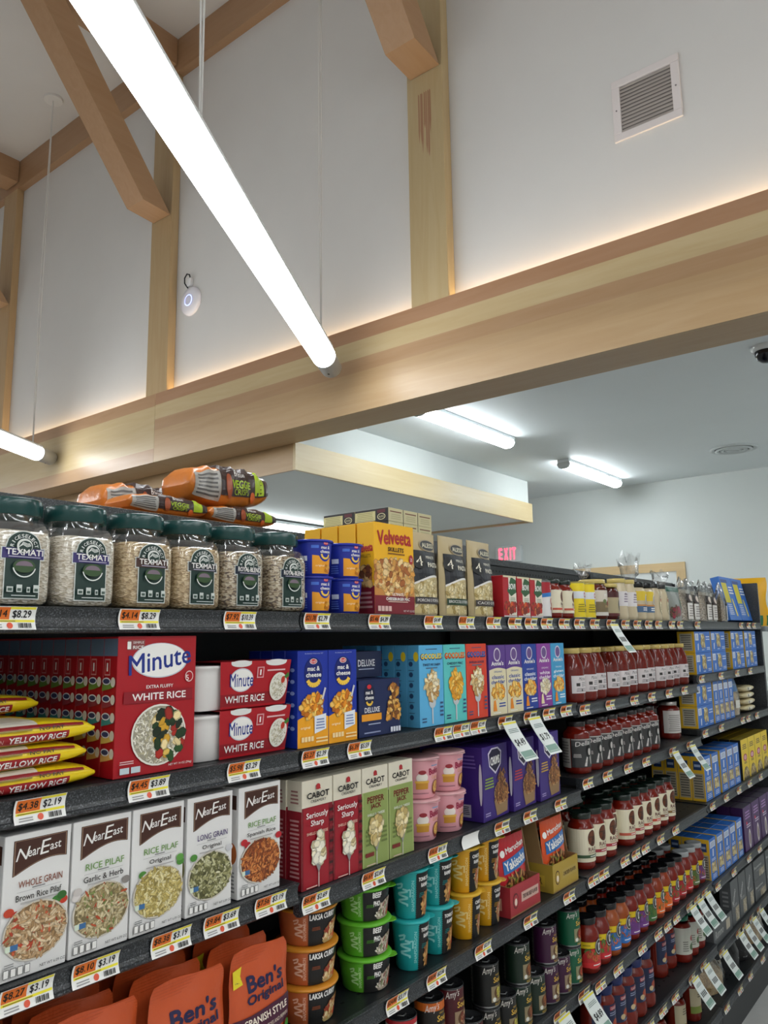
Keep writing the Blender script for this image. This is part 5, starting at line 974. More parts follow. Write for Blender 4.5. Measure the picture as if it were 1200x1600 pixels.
for x, k in ((1.56, 0), (1.672, 0), (1.56, 1), (1.672, 1)): put(pk, x, D + 0.068, Z23 + 0.0945 * k, 'pink noodle cup, the %s one of the stack %s' % (['lower', 'upper'][k], 'next to the green cartons' if x < 1.6 else 'next to the purple sleeves'), 'cup', 'pink noodle cups', rz=-0.62)
PP = hx('3b2379')
def chow(tx):
    def art(f, s, w, h, d):
        f.poly([(w * 0.26, h * 0.72), (w * 0.22, h * 0.9), (w * 0.36, h * 0.965), (w * 0.62, h * 0.965), (w * 0.76, h * 0.9), (w * 0.72, h * 0.72), (w * 0.5, h * 0.6)], hx('dcd6e6')); f.poly([(w * 0.29, h * 0.73), (w * 0.26, h * 0.885), (w * 0.38, h * 0.945), (w * 0.6, h * 0.945), (w * 0.72, h * 0.885), (w * 0.69, h * 0.73), (w * 0.5, h * 0.63)], hx('1c1238')); f.text('CHUMS', w * 0.49, h * 0.79, w * 0.36, h * 0.12, W_, 0.04, rot=0.06)
        f.bars(w * 0.06, h * 0.42, w * 0.42, h * 0.58, tx, 4); f.poly([(w * 0.4, h * 0.26), (w * 0.5, h * 0.03), (w * 0.92, h * 0.05), (w * 0.985, h * 0.4)], hx('9a7a54')); f.ell(w * 0.7, h * 0.33, w * 0.285, h * 0.16, hx('c9ab80')); f.ell(w * 0.7, h * 0.335, w * 0.265, h * 0.147, hx('5c4028'))
        f.blobs(lambda u, v: ((u - w * 0.71) / (w * 0.25)) ** 2 + ((v - h * 0.33) / (h * 0.13)) ** 2 < 1 or (abs(u - w * 0.72) < w * 0.13 and h * 0.35 < v < h * 0.62), (w * 0.4, w * 0.98, h * 0.18, h * 0.63), 110, [hx('a8703c'), hx('c48e52'), hx('8a5428'), hx('6a3c1c')], 0.024, 0.0036, 6); f.bars(w * 0.05, h * 0.06, w * 0.25, h * 0.12, hx('b4a6d4'), 2)
        s.rect(d * 0.12, h * 0.05, d * 0.6, h * 0.22, hx('b9b4c4')); s.bars(d * 0.16, h * 0.08, d * 0.56, h * 0.2, hx('2a2438'), 5); s.bars(d * 0.2, h * 0.7, d * 0.8, h * 0.9, hx('6a55a4'), 4)
        s.ell(d * 0.93, h * 0.5, d * 0.05, h * 0.28, hx('d9d4de'))
    return art
for i, (x, c, lb) in enumerate(((1.842, '8aa63c', 'purple noodle carton with greenish print, next to the pink cups'), (1.997, 'c43a3a', 'purple noodle carton with red print, the middle one'), (2.152, 'c9a23a', 'purple noodle carton with yellowish print, at the end of its shelf'))):
    b = carton('noodle_carton', 0.143, 0.183, 0.09, {'f': PP}, chow(hx(c))); put(b, x, D + 0.02, Z23, lb, 'box', 'purple noodle cartons', rz=0.06); o = b
    m = MB(); m.tube([(-0.073, 0.0, 0.02), (-0.0745, 0.02, 0.02), (-0.0745, 0.07, 0.02)], 0.0006, 4, PP, M_CARD)
    put(b, x, D + 0.122, Z23, 'carton behind the ' + lb.replace('noodle carton', 'one', 1), 'box', 'purple noodle cartons', rz=0.06)
# black label jars
def bw_art(a):
    a.rect(-0.036, 0.02, 0.05, 0.108, hx('2b2b2c')); a.rect(-0.034, 0.022, 0.048, 0.106, hx('4a4a4b')); a.rect(-0.034, 0.022, 0.048, 0.086, hx('39393a')); a.poly([(0.006, 0.022), (0.044, 0.022), (0.042, 0.044), (0.03, 0.056), (0.018, 0.05)], hx('1c1c1d')); a.ell(0.024, 0.07, 0.0135, 0.018, hx('0f0f10')); a.ell(0.027, 0.067, 0.0065, 0.011, hx('c9c5c1')); a.poly([(0.026, 0.05), (0.033, 0.056), (0.036, 0.03), (0.031, 0.028)], hx('aeaaa6')); a.poly([(0.004, 0.024), (0.013, 0.023), (0.018, 0.05), (0.014, 0.053)], hx('d2cecb')); a.text('Della', 0.004, 0.094, 0.052, 0.014, hx('e9e6e2'), 0.0, rot=0.12, shear=0.2); a.rect(-0.034, 0.104, 0.048, 0.107, hx('b9b5b0')); a.bars(-0.03, 0.05, -0.004, 0.062, hx('c9c5c2'), 3)
    a.rect(-0.08, 0.018, -0.038, 0.108, hx('b9b4ac')); a.bars(-0.076, 0.03, -0.042, 0.1, hx('7d7873'), 8)
bw = jar('sauce_jar', sauce_profile(0.044, 0.158, 0.029, 0.12, 0.138), hx('6f190e'), lid(0.0305, 0.144, 0.16), hx('2a2626')); label(bw, 0.0444, bw_art)
DX = [2.43, 2.521, 2.612, 2.703, 2.794, 2.885, 2.976, 3.067]
for i, x in enumerate(DX): put(bw, x, D + 0.062, Z33, 'red jar with black label, %s counting from the purple cartons' % ORD[i], 'jar', 'black label sauce jars', rz=-0.72)
def wh_art(a): a.bars(-0.06, 0.03, 0.0, 0.1, hx('8f8a86'), 9); a.ell(0.026, 0.075, 0.009, 0.012, hx('7a2430')); a.ell(0.022, 0.068, 0.007, 0.008, hx('5a3a40')); a.bars(0.012, 0.03, 0.035, 0.06, hx('8f8a86'), 4)
wj = jar('sauce_jar', sauce_profile(0.046, 0.15, 0.034, 0.122, 0.134), hx('6a1a12'), lid(0.037, 0.136, 0.152), hx('b3b0ac'), lidmat=M_TIN); label(wj, 0.0464, wh_art, 0.024, 0.115, hx('d4cfca'), 3.4)
for x, y, lb in ((3.31, 0.2, 'wide red jar with a white label, standing back in the shade'), (3.415, 0.095, 'wide red jar with a white label, in front by the blue boxes'), (3.475, 0.2, 'wide red jar with a white label, half behind the front one')): put(wj, x, D + y, Z33, lb, 'jar', 'white label jars')
# blue boxes of the third shelf, far unit
for r in range(2): put(wb, 3.685, D + 0.02, Z43 + 0.0945 * r, 'wide blue window carton beside the white label jars, ' + ['lower', 'upper'][r] + ' one', 'box', 'wide blue window cartons')
def slim_art(f, s, w, h, d):
    f.rect(w * 0.12, h * 0.78, w * 0.86, h * 0.93, hx('dfe5ee')); f.bars(w * 0.16, h * 0.8, w * 0.82, h * 0.91, hx('8f9db9'), 4); f.poly([(w * 0.4, h * 0.58), (w * 0.55, h * 0.56), (w * 0.6, h * 0.74), (w * 0.45, h * 0.74)], hx('dfe5ee')); f.bars(w * 0.2, h * 0.46, w * 0.8, h * 0.53, hx('cfdcf0'), 2); f.rect(w * 0.16, h * 0.2, w * 0.84, h * 0.42, hx('d8c488')); f.blobs(lambda u, v: True, (w * 0.2, w * 0.8, h * 0.22, h * 0.4), 20, [hx('e6d59a'), hx('c9ae66'), hx('b0945a')], 0.022, 0.008, 4); f.bars(w * 0.2, h * 0.05, w * 0.8, h * 0.16, hx('cfdcf0'), 3)
    s.rect(d * 0.1, h * 0.06, d * 0.9, h * 0.62, hx('a9a08c')); s.bars(d * 0.14, h * 0.08, d * 0.86, h * 0.6, hx('5c5850'), 9); s.rect(d * 0.2, h * 0.7, d * 0.8, h * 0.9, hx('27406e')); s.bars(d * 0.26, h * 0.74, d * 0.74, h * 0.86, hx('9fb0cc'), 1)
sb = carton('pasta_carton', 0.079, 0.187, 0.06, {'f': BB, 'l': BY, 't': BB, 'r': BB}, slim_art)
for i, x in enumerate((3.86, 3.941, 4.03, 4.115)): put(sb, x, D + 0.02, Z43, 'slim upright blue pasta carton, %s from the stacked wide ones' % ORD[i], 'box', 'slim blue pasta cartons of the third shelf')
cb2 = clear_bag('pasta_bag', 0.17, 0.19, 0.07, M_NOODLE, lambda a, w, h: (a.rect(w * 0.1, h * 0.62, w * 0.8, h * 0.95, hx('3f6a9a')), a.rect(w * 0.25, h * 0.2, w * 0.6, h * 0.4, hx('d9d6cc'))))
put(cb2, 4.255, D + 0.06, Z43, 'clear pasta bag with a blue top beside the slim blue cartons', 'bag')
pb = pillow('pasta_packet', 0.22, 0.13, 0.034, hx('d3c49a'), lambda f, tp, w, d, t: (f.rect(w * 0.2, t * 0.3, w * 0.6, t * 0.7, hx('e9e2cc')), f.ell(w * 0.3, t * 0.5, w * 0.04, t * 0.2, hx('5a5040'))), pinch=0.3)
for k in range(4): put(pb, 4.5 + 0.006 * (k % 2), D + 0.09, Z43 + 0.0005 + 0.0335 * k, 'cream pasta packet lying at the far end, %s from the bottom of its pile' % ORD[k], 'packet', 'cream pasta packets')

# ------------------------------------------------------------------ fourth shelf
Z14, Z24, Z34, Z44 = (LZ(LV[u][3] + 0.001) for u in (1, 2, 3, 4))
OB = hx('c8552a')
def ben(style):
    def art(a, w, h):
        nv = hx('23214a')
        a.text("Ben's", w * 0.54, h * 0.77, w * 0.62, h * 0.12, nv, 0.035, rot=0.05); a.text('Original', w * 0.54, h * 0.655, w * 0.66, h * 0.09, nv, 0.03, rot=0.05)
        if style:
            a.strips(w * 0.02, w * 0.98, lambda u: h * (0.37 + 0.03 * u / w), lambda u: h * (0.54 + 0.05 * u / w), hx('4a1c34'), 8); a.text('SPANISH STYLE', w * 0.54, h * 0.515, w * 0.74, h * 0.05, hx('f3e8d6'), 0.02, rot=0.05); a.text('RICE WITH TOMATOES AND PEPPERS', w * 0.52, h * 0.445, w * 0.8, h * 0.026, hx('e9d9c4'), rot=0.05)
            a.poly([(w * 0.03, h * 0.76), (w * 0.16, h * 0.78), (w * 0.13, h * 0.84), (w * 0.16, h * 0.9), (w * 0.02, h * 0.885)], hx('e6d42a')); a.text('more', w * 0.09, h * 0.81, w * 0.1, h * 0.03, nv)
            a.ell(w * 0.58, h * 0.2, w * 0.34, h * 0.17, hx('e0c07a')); a.blobs(lambda u, v: ((u - w * 0.58) / (w * 0.31)) ** 2 + ((v - h * 0.2) / (h * 0.15)) ** 2 < 1, (w * 0.25, w * 0.9, h * 0.04, h * 0.37), 120, [hx('e0972e'), hx('c97a1c'), hx('f0b95a')], 0.011, 0.004, 3); a.ell(w * 0.9, h * 0.36, w * 0.05, h * 0.05, hx('3f8a34'))
        else:
            a.text('Ready Rice', w * 0.52, h * 0.52, w * 0.78, h * 0.1, hx('f3e8d6'), 0.01, rot=0.06, shear=0.25); a.poly([(w * 0.8, h * 0.42), (w * 0.97, h * 0.48), (w * 0.93, h * 0.4)], hx('e6d46a')); a.ell(w * 0.5, h * 0.25, w * 0.36, h * 0.15, hx('e9dcc0'))
    return art
b1 = pouch('rice_pouch', 0.136, 0.226, 0.042, OB, ben(True), M_FILM, seal=0.1, rc=0.09, crz=0.0016); b2 = pouch('rice_pouch', 0.15, 0.226, 0.042, OB, ben(False), M_FILM, seal=0.1, rc=0.09, crz=0.0016); b3 = pouch('rice_pouch', 0.145, 0.226, 0.042, OB, None, M_FILM, seal=0.1, rc=0.09, crz=0.0016)
for c, (x, p, lb, y0) in enumerate(((1.027, b1, 'orange rice pouch with a dark plum band', 0.036), (0.872, b2, 'orange rice pouch with white script', 0.036), (0.712, b2, 'orange rice pouch, mostly below the frame', 0.05), (0.56, b3, 'plain orange rice pouch', 0.06))):
    put(p, x, D + y0, Z14, lb + [', next to the brown bowls', ', second from the brown bowls', ', third from the brown bowls', ', fourth from the brown bowls'][c], 'pouch', 'orange rice pouches')
    for k in range(1, 5):
        put(b3 if k != 2 or c else b1, x - 0.006 * (k % 2), D + y0 + 0.0505 * k, Z14, 'orange rice pouch %s in the row behind the one %s' % (ORD[k], ['with the plum band', 'with white script', 'below the frame', 'that is plain'][c]), 'pouch', 'orange rice pouches', rz=0.03 * (k % 2))
def dragon(a, u, v, s, col):
    a.line([(u - 0.35 * s, v + 0.5 * s), (u, v + 0.62 * s), (u - 0.05 * s, v + 0.4 * s), (u - 0.3 * s, v + 0.32 * s)], 0.1 * s, col); a.line([(u + s * (0.28 * math.sin(t * 2.2)), v + s * (0.32 - 0.13 * t)) for t in [i * 0.4 for i in range(18)]], 0.11 * s, col); a.line([(u + 0.2 * s, v + 0.25 * s), (u + 0.42 * s, v + 0.3 * s), (u + 0.4 * s, v - 0.1 * s)], 0.08 * s, col)
def snap(col, pal, words, food, wide, H):
    """side strip with emblem, black field, food picture"""
    def art(a):
        h = H; bx0, bx1 = (-0.034, 0.085) if wide else (-0.008, 0.06)
        a.rect(bx0, 0.001, bx1, h - 0.003, hx('121212'))
        n = 22
        for k in range(n): a.l -= a.eps; a.rect(bx0 - 0.0018, 0.002 + (h - 0.006) * k / n, bx0 + 0.0004, 0.002 + (h - 0.006) * (k + 0.5) / n, hx('121212'))
        us = bx0 - (0.02 if wide else 0.03); a.text('SNAPDRAGON', bx0 - 0.008, h * 0.5, h * 0.66, 0.0062, pal, 0.02, rot=pi / 2); dragon(a, us, h * 0.52, h * 0.45 if wide else 0.04, pal)
        for k, wd in enumerate(words): a.text(wd, bx0 + (0.03 if wide else 0.022), h * (0.84 if wide or len(words) > 1 else 0.8) - (0.017 if wide else 0.013) * k, (0.0052 if wide else 0.0045) * len(wd), 0.011 if wide else 0.0085, W_, 0.03)
        a.bars(bx0 + 0.006, h * 0.45, bx0 + 0.024, h * 0.56, shade(col, 0.5), 3)
        cu, cv, ru, rv = (bx0 + 0.064, h * 0.10, 0.034, h * 0.55) if wide else (bx0 + 0.034, h * 0.30, 0.02, h * 0.27)
        dv = lambda u: rv * math.sqrt(max(0, 1 - ((u - cu) / ru) ** 2)); a.strips(cu - ru, cu + ru, lambda u: max(0.002, cv - dv(u)), lambda u: max(0.002, cv + dv(u)), shade(food[0], 0.55), 14); ok = lambda u, v: ((u - cu) / ru) ** 2 + ((v - cv) / rv) ** 2 < 0.86 and v > 0.0095
        a.blobs(ok, (cu - ru, cu + ru, 0.004, h * 0.7), 80, food, 0.014, 0.0042, len(words[0])); a.ell(cu + ru * 0.1, max(0.012, cv - rv * 0.25), 0.006, 0.007, hx('c8432c') if col != hx('6cbb3a') else hx('8a2a2a'))
    return art
LAK = hx('c4673a'); lk = cup('noodle_bowl', 0.05, 0.059, 0.064, LAK, lambda a: snap(LAK, hx('e9b79a'), ['LAKSA CURRY'], [hx('e0c27e'), hx('c98a3c'), hx('a83a22'), hx('efdcae')], True, 0.064)(a), hx('d98f2e'), tab=2.6)
GRN = hx('62b52f'); ph = cup('noodle_bowl', 0.047, 0.055, 0.062, GRN, lambda a: snap(GRN, hx('b9e49a'), ['BEEF', 'PHO'], [hx('d9c9b4'), hx('8a4a44'), hx('efe6da'), hx('7a8a5a')], True, 0.062)(a), hx('6cc136'), tab=-0.9)
TEA = hx('1fa3a3'); te = cup('noodle_cup', 0.033, 0.042, 0.1, TEA, lambda a: snap(TEA, hx('8fd9d6'), ['TONKOTSU', 'RAMEN'], [hx('c98a44'), hx('e0b06a'), hx('a8642c')], False, 0.1)(a), hx('33b9bb'), tab=-0.5)
YLW = hx('dfa31c'); ye = cup('noodle_cup', 0.033, 0.042, 0.1, YLW, lambda a: snap(YLW, hx('f0d68a'), ['CHICKEN', 'RAMEN'], [hx('e6d6ae'), hx('c9a86a'), hx('b9603a')], False, 0.1)(a), hx('e6b83a'), tab=-0.6)
for k in range(3): put(lk, 1.2, D + 0.085, Z24 + 0.0700 * k, 'orange brown noodle bowl, %s of its stack' % ['lowest', 'middle', 'topmost'][k], 'cup', 'orange brown noodle bowls', rz=-0.12)
for k in range(3): put(ph, 1.372, D + 0.08, Z24 + 0.0688 * k, 'bright green noodle bowl, %s of its stack' % ['lowest', 'middle', 'topmost'][k], 'cup', 'green noodle bowls', rz=-0.25)
for p, xs, cn in ((te, (1.505, 1.612), 'teal'), (ye, (1.727, 1.835), 'yellow')):
    for i, x in enumerate(xs):
        for k in range(2): put(p, x, D + 0.062 - (0.0 if i else 0.006), Z24 + 0.1062 * k, '%s noodle cup, %s of the stack %s' % (cn, ['lower', 'upper'][k], [['beside the green bowls', 'beside the yellow cups'], ['beside the teal cups', 'beside the red tray']][cn == 'yellow'][i]), 'cup', '%s noodle cups' % cn, rz=(-0.3 if k else -0.2) - 0.1 * i)
KR = hx('9a7a52')
def tray(col, flavour, packcol):
    w, d, hf, hb = 0.165, 0.26, 0.075, 0.2; m = MB(); t = 0.003; sl = 0.45
    m.box(-w / 2, w / 2, 0, d, 0, t, KR, M_CARD); m.box(-w / 2, w / 2, 0, t, t, hf, col, M_CARD, cols={'b': KR}); m.box(-w / 2, w / 2, d - t, d, t, hb, KR, M_CARD)
    for x, s in ((-w / 2, 0), (w / 2 - t, 1)): m.prism([(t, t), (d - t, t), (d - t, hb), (0.05, hb * 0.97), (0.03, hf * 1.02), (t, hf)], 'x', x, x + t, KR, M_CARD)
    a = Art(m, lambda u, v, l: (-w / 2 - l, d - u, v)); a.poly([(0.0, 0), (d, 0), (d, hf), (d - 0.03, hf), (0.0, hf)], col); a.rect(d * 0.5, hf * 0.2, d * 0.9, hf * 0.6, hx('d9a08a') if col == hx('a8323a') else hx('c9a83c')); a.text('FLAVOR', d * 0.7, hf * 0.4, d * 0.34, hf * 0.26, hx('4a1c1c'))
    f = Art(m, front(w)); f.rect(w * 0.36, hf * 0.36, w * 0.94, hf * 0.68, hx('cda79a') if col == hx('a8323a') else hx('b59a4a')); f.text(flavour, w * 0.65, hf * 0.52, w * 0.5, hf * 0.14, hx('3a1f1c'), 0.02); f.ell(w * 0.17, hf * 0.5, w * 0.085, hf * 0.25, hx('4a1f1c')); f.ell(w * 0.17, hf * 0.5, w * 0.07, hf * 0.21, col); f.ell(w * 0.17, hf * 0.46, w * 0.04, hf * 0.12, hx('e6d6c4'))
    return m.build('display_tray')
def yaki(col):
    def art(a, w, h):
        a.ell(w * 0.11, h * 0.79, w * 0.07, h * 0.05, W_); a.text('Maruchan', w * 0.57, h * 0.84, w * 0.72, h * 0.085, W_, 0.03, rot=0.1); a.strips(w * 0.08, w * 0.95, lambda u: h * (0.5 + 0.08 * u / w), lambda u: h * (0.68 + 0.1 * u / w), hx('2f6fb4'), 8); a.text('Yakisoba', w * 0.5, h * 0.645, w * 0.78, h * 0.13, W_, 0.03, rot=0.13)
        a.ell(w * 0.5, h * 0.3, w * 0.44, h * 0.2, hx('4a2c1c')); a.blobs(lambda u, v: ((u - w * 0.5) / (w * 0.42)) ** 2 + ((v - h * 0.3) / (h * 0.19)) ** 2 < 1, (w * 0.06, w * 0.94, h * 0.1, h * 0.5), 110, [hx('a8683a'), hx('c98a52'), hx('7a4426'), hx('8aa03c'), hx('5a2c1c')], 0.022, 0.005, 4)
    return pouch('noodle_packet', 0.14, 0.182, 0.036, col, art, M_FILM, seal=0.03)
for x, col, fl_, pc, cn in ((1.97, 'a8323a', 'TERIYAKI BEEF FLAVOR', 'c2202c', 'red'), (2.215, 'b3963a', 'CHICKEN FLAVOR', 'd9501c', 'yellow')):
    put(tray(hx(col), fl_, None), x, D + 0.016, Z24, '%s fronted cardboard display tray of noodle packets' % cn, 'tray', 'noodle display trays')
    p = yaki(hx(pc))
    for k in range(5):
        o = put(p, x + (0.006 if k % 2 else -0.004), D + 0.048 + 0.042 * k, Z24 + 0.0045, '%s noodle packet in the %s tray' % (['front', 'second', 'third', 'fourth', 'rearmost'][k] + (' red' if cn == 'red' else ' orange'), cn), 'packet', 'noodle packets in the trays'); o.rotation_euler = (-0.05, 0, 0)
# cream label jars and their second row
jars = [oval_jar(hx(c)) for c in ('3f5a3c', 'a82c3a', 'a82c3a', 'b9683a', 'c9604a', 'a8302c', 'b9402c', 'c9503a', '7a4a2c', '8a6a3a')]
for i, x in enumerate((2.42, 2.505, 2.59, 2.675, 2.76, 2.845, 2.93, 3.015, 3.1, 3.185)):
    put(jars[i], x, D + 0.058 + (0.03 if i == 3 else 0), Z34, 'red sauce jar with a cream label, %s from the noodle trays' % ORD[i], 'jar', 'cream label sauce jars', rz=-0.5)
    put(jars[i], x - 0.02, D + 0.15 + (0.03 if i == 3 else 0), Z34, 'cream label jar in the second row, behind the %s front one' % ORD[i], 'jar', 'cream label sauce jars', rz=-0.5)
# tall blue cartons and yellow cartons of the far unit
tb = carton('pasta_carton', 0.1, 0.185, 0.056, {'f': BB, 'l': BY, 't': BB, 'r': BB}, slim_art)
for i, x in enumerate((3.63, 3.745, 3.875, 3.985, 4.09)):
    for k in range(4 if i == 0 else 2): put(tb, x, D + 0.014 + 0.0575 * k, Z44, ('tall blue pasta carton on the fourth shelf, %s from the empty space' % ORD[i]) if k == 0 else 'tall blue carton %s behind the %s one of the fourth shelf' % (ORD[k], ORD[i]), 'box', 'tall blue cartons of the fourth shelf')
def ylo(f, s, w, h, d):
    f.bars(w * 0.2, h * 0.74, w * 0.8, h * 0.88, hx('6a4a1c'), 3); f.ell(w * 0.5, h * 0.54, w * 0.26, h * 0.09, hx('b02a4a')); f.ell(w * 0.5, h * 0.54, w * 0.2, h * 0.06, hx('e6a9b4')); f.bars(w * 0.3, h * 0.38, w * 0.7, h * 0.44, hx('3a2a1c'), 2); f.ell(w * 0.52, h * 0.14, w * 0.42, h * 0.2, hx('2a2018')) if False else f.strips(w * 0.1, w * 0.94, lambda u: h * 0.01, lambda u: h * (0.01 + 0.3 * math.sqrt(max(0, 1 - ((u / w - 0.52) / 0.42) ** 2))), hx('2a2018'), 10)
    f.blobs(lambda u, v: ((u - w * 0.52) / (w * 0.36)) ** 2 + ((v - h * 0.02) / (h * 0.26)) ** 2 < 1 and v > h * 0.07, (w * 0.14, w * 0.9, h * 0.06, h * 0.3), 40, [hx('d9c28a'), hx('b0945a'), hx('8a6a34')], 0.02, 0.009, 4)
yb = carton('pasta_carton', 0.132, 0.19, 0.05, {'f': hx('efce22'), 't': hx('8a7420'), 'l': hx('1d1a14')}, ylo)
for i, x in enumerate((4.25, 4.385, 4.52, 4.655)):
    for k in range(3): put(yb, x, D + 0.014 + 0.0515 * k, Z44, 'bright yellow pasta carton, %s from the tall blue ones' % ORD[i] if k == 0 else 'yellow carton %s back behind the %s yellow one' % (ORD[k], ORD[i]), 'box', 'bright yellow pasta cartons')

# ------------------------------------------------------------------ fifth shelf: soup tins, yellow band jars, blue cartons
Z25, Z35, Z45 = (LZ(LV[u][4] + 0.001) for u in (2, 3, 4))
def soup(bg, word, wc, food, topband=None, bowl='5a3a22'):
    def art(a):
        if topband: a.rect(-0.09, 0.08, 0.09, 0.097, topband)
        a.text("Amy's", -0.008, 0.086, 0.034, 0.02, hx('e6e2da'), 0.0, rot=0.18, shear=0.3); a.text('ORGANIC', 0.018, 0.0745, 0.018, 0.004, wc); a.text('Soup', 0.02, 0.062, 0.034, 0.017, wc, 0.02)
        a.rect(-0.004, 0.014, 0.046, 0.05, shade(mix(bg, hx('c9b48a'), 0.45), 1.0)); a.ell(0.024, 0.034, 0.02, 0.0155, hx(bowl)); a.blobs(lambda u, v: ((u - 0.024) / 0.017) ** 2 + ((v - 0.034) / 0.012) ** 2 < 1, (0.006, 0.042, 0.02, 0.048), 26, food, 0.009, 0.005, 5); a.ell(0.004, 0.02, 0.005, 0.005, hx('d9d9d0')); a.text(word, 0.02, 0.0085, 0.03, 0.006, wc); a.rect(-0.1, 0.008, -0.055, 0.09, hx('8f8f86')); a.bars(-0.098, 0.012, -0.057, 0.086, hx('3a3a38'), 9)
    return can('soup_can', 0.034, 0.101, bg, art, hx('2b2c2e'), dark=True)
GO = hx('d9b04a')
cans = {'orange': soup(hx('1a1512'), 'CHILI', GO, [hx('7a3a1c'), hx('5a2a16'), hx('a8602c')], hx('c9641c')), 'maroon': soup(hx('4a1018'), 'CHILI', GO, [hx('a8562c'), hx('7a2a16'), hx('d9b48a')]), 'black': soup(hx('121312'), 'SPLIT PEA', GO, [hx('b9ae3c'), hx('d0c452'), hx('9a9030')]),
        'dark green': soup(hx('14281c'), 'VEGETABLE', GO, [hx('7a4426'), hx('a8602c'), hx('6a3a20')]), 'purple': soup(hx('3c1236'), 'THAI COCONUT', GO, [hx('dcc58a'), hx('c9a85a'), hx('efe0b4')]), 'green': soup(hx('0f5a3c'), 'MINESTRONE', GO, [hx('c9401c'), hx('a82c14'), hx('e08a4a')])}
def snow_art(a): a.rect(-0.1, 0.088, 0.1, 0.098, hx('b0242c')); a.poly([(0.0, 0.044), (0.04, 0.05), (0.044, 0.07), (0.03, 0.066), (0.02, 0.08), (0.012, 0.066), (-0.004, 0.064)], hx('b8222c')); a.text("SNOW'S", 0.02, 0.0575, 0.034, 0.01, W_, 0.03); a.bars(0.0, 0.034, 0.04, 0.04, hx('b8222c'), 1); a.ell(0.02, 0.02, 0.018, 0.012, hx('e3d3b4'))
cans['snow'] = can('soup_can', 0.034, 0.101, hx('dcd8d0'), snow_art, hx('3a3b3d'), dark=True)
CN = {'orange': 'black soup can with an orange top band', 'maroon': 'maroon soup can', 'black': 'black soup can with yellow soup picture', 'dark green': 'dark green soup can', 'purple': 'purple soup can', 'green': 'bright green soup can with red soup picture', 'snow': 'white and red chowder can'}
for x, kd, n in ((1.38, 'snow', 1), (1.458, 'snow', 2), (1.563, 'orange', 2), (1.645, 'maroon', 2), (1.726, 'maroon', 1), (1.808, 'black', 2), (1.89, 'black', 1), (1.97, 'dark green', 2), (2.05, 'dark green', 1), (2.13, 'purple', 2), (2.208, 'purple', 1), (2.283, 'green', 2)):
    for k in range(n): put(cans[kd], x, D + 0.05, Z25 + 0.1018 * k, CN[kd] + (', upper one of the stack' if k else (', lower one of the stack' if n == 2 else ', standing alone beside its stack')), 'can', 'soup cans', rz=-0.5)
def band_art(c, n=0):
    def art(a):
        a.rect(-0.085, 0.072, 0.022, 0.09, hx('e3c41c')); a.bars(-0.03, 0.078, -0.006, 0.083, hx('8a7414'), 1); a.rect(-0.08, 0.02, 0.05, 0.07, hx(c)) if n % 3 else a.ell(0.006, 0.042, 0.04, 0.028, hx(c))
        a.blobs(lambda u, v: True, (-0.03, 0.03, 0.036, 0.066), 12, [shade(hx(c), 1.4), hx('5a7a34'), hx('c9683a')], 0.018, 0.012, n); a.rect(-0.08, 0.018, 0.05, 0.032, shade(hx(c), 1.25)); a.bars(0.0, 0.022, 0.03, 0.028, W_, 1)
        a.ell(0.026, 0.074, 0.0175, 0.024, K_); a.ell(0.026, 0.074, 0.0155, 0.021, hx('c9c9c6')); a.ell(0.026, 0.074, 0.0135, 0.0185, K_); a.rect(0.021, 0.063, 0.0245, 0.085, hx('dcdcd8')); a.ell(0.029, 0.074, 0.0055, 0.011, hx('dcdcd8')); a.ell(0.0285, 0.074, 0.003, 0.007, K_)
    return art
DB = [('c22a2c', SAUCE, 0), ('b9242c', SAUCE, 0), ('2a6ab0', hx('9a4a1c'), 0), ('2a6ab0', hx('9a4a1c'), 0), ('6a3a80', SAUCE, 0), ('6a3a80', SAUCE, 0), ('3a6a34', SAUCE, 0), ('d9641c', hx('8a3212'), 0), ('d9641c', hx('8a3212'), 0), ('a8242c', SAUCE, 0), ('a8242c', SAUCE, 0), ('b92a2a', SAUCE, 1), ('5a6a3a', SAUCE, 1), ('6a3a70', SAUCE, 1)]
for i, (c, fill, lc) in enumerate(DB):
    x = 2.415 + 0.083 * i
    o = jar('sauce_jar', sauce_profile(0.0393, 0.15, 0.029, 0.104, 0.128), fill, lid(0.0315, 0.136, 0.155), hx('9ea2a3') if lc else hx('121214')); label(o, 0.0397, band_art(c, i))
    put(o, x, D + 0.056, Z35, 'yellow band jar with round badge, %s from the soup cans' % ORD[i], 'jar', 'yellow band sauce jars', rz=-0.68)
    if i < 13: put(o, x - 0.03, D + 0.145, Z35, 'yellow band jar in the second row, behind the %s front one' % ORD[i], 'jar', 'yellow band sauce jars', rz=-0.68)
tb5 = carton('pasta_carton', 0.095, 0.168, 0.056, {'f': BB, 'l': BY, 't': BB, 'r': BB}, slim_art)
for i, x in enumerate((3.615, 3.725, 3.83, 3.93, 4.04)):
    for k in range(3): put(tb5, x, D + 0.014 + 0.0575 * k, Z45, 'tall blue pasta carton on the fifth shelf, %s from the yellow band jars' % ORD[i] if k == 0 else 'tall blue carton %s behind the %s one of the fifth shelf' % (ORD[k], ORD[i]), 'box', 'tall blue cartons of the fifth shelf')
def pur_art(f, s, w, h, d): f.bars(w * 0.2, h * 0.7, w * 0.8, h * 0.9, hx('b48ac4'), 3); f.ell(w * 0.35, h * 0.62, w * 0.07, h * 0.04, hx('d92a4a')); f.bars(w * 0.3, h * 0.5, w * 0.8, h * 0.6, hx('d9cfe0'), 2); f.ell(w * 0.6, h * 0.24, w * 0.14, h * 0.22, hx('dcd4d4')); f.ell(w * 0.6, h * 0.24, w * 0.08, h * 0.14, hx('8a7a6a'))
pc_ = carton('pasta_carton', 0.15, 0.2, 0.06, {'f': hx('4c2560'), 't': hx('5a5560'), 'l': hx('3a1a4a')}, pur_art)
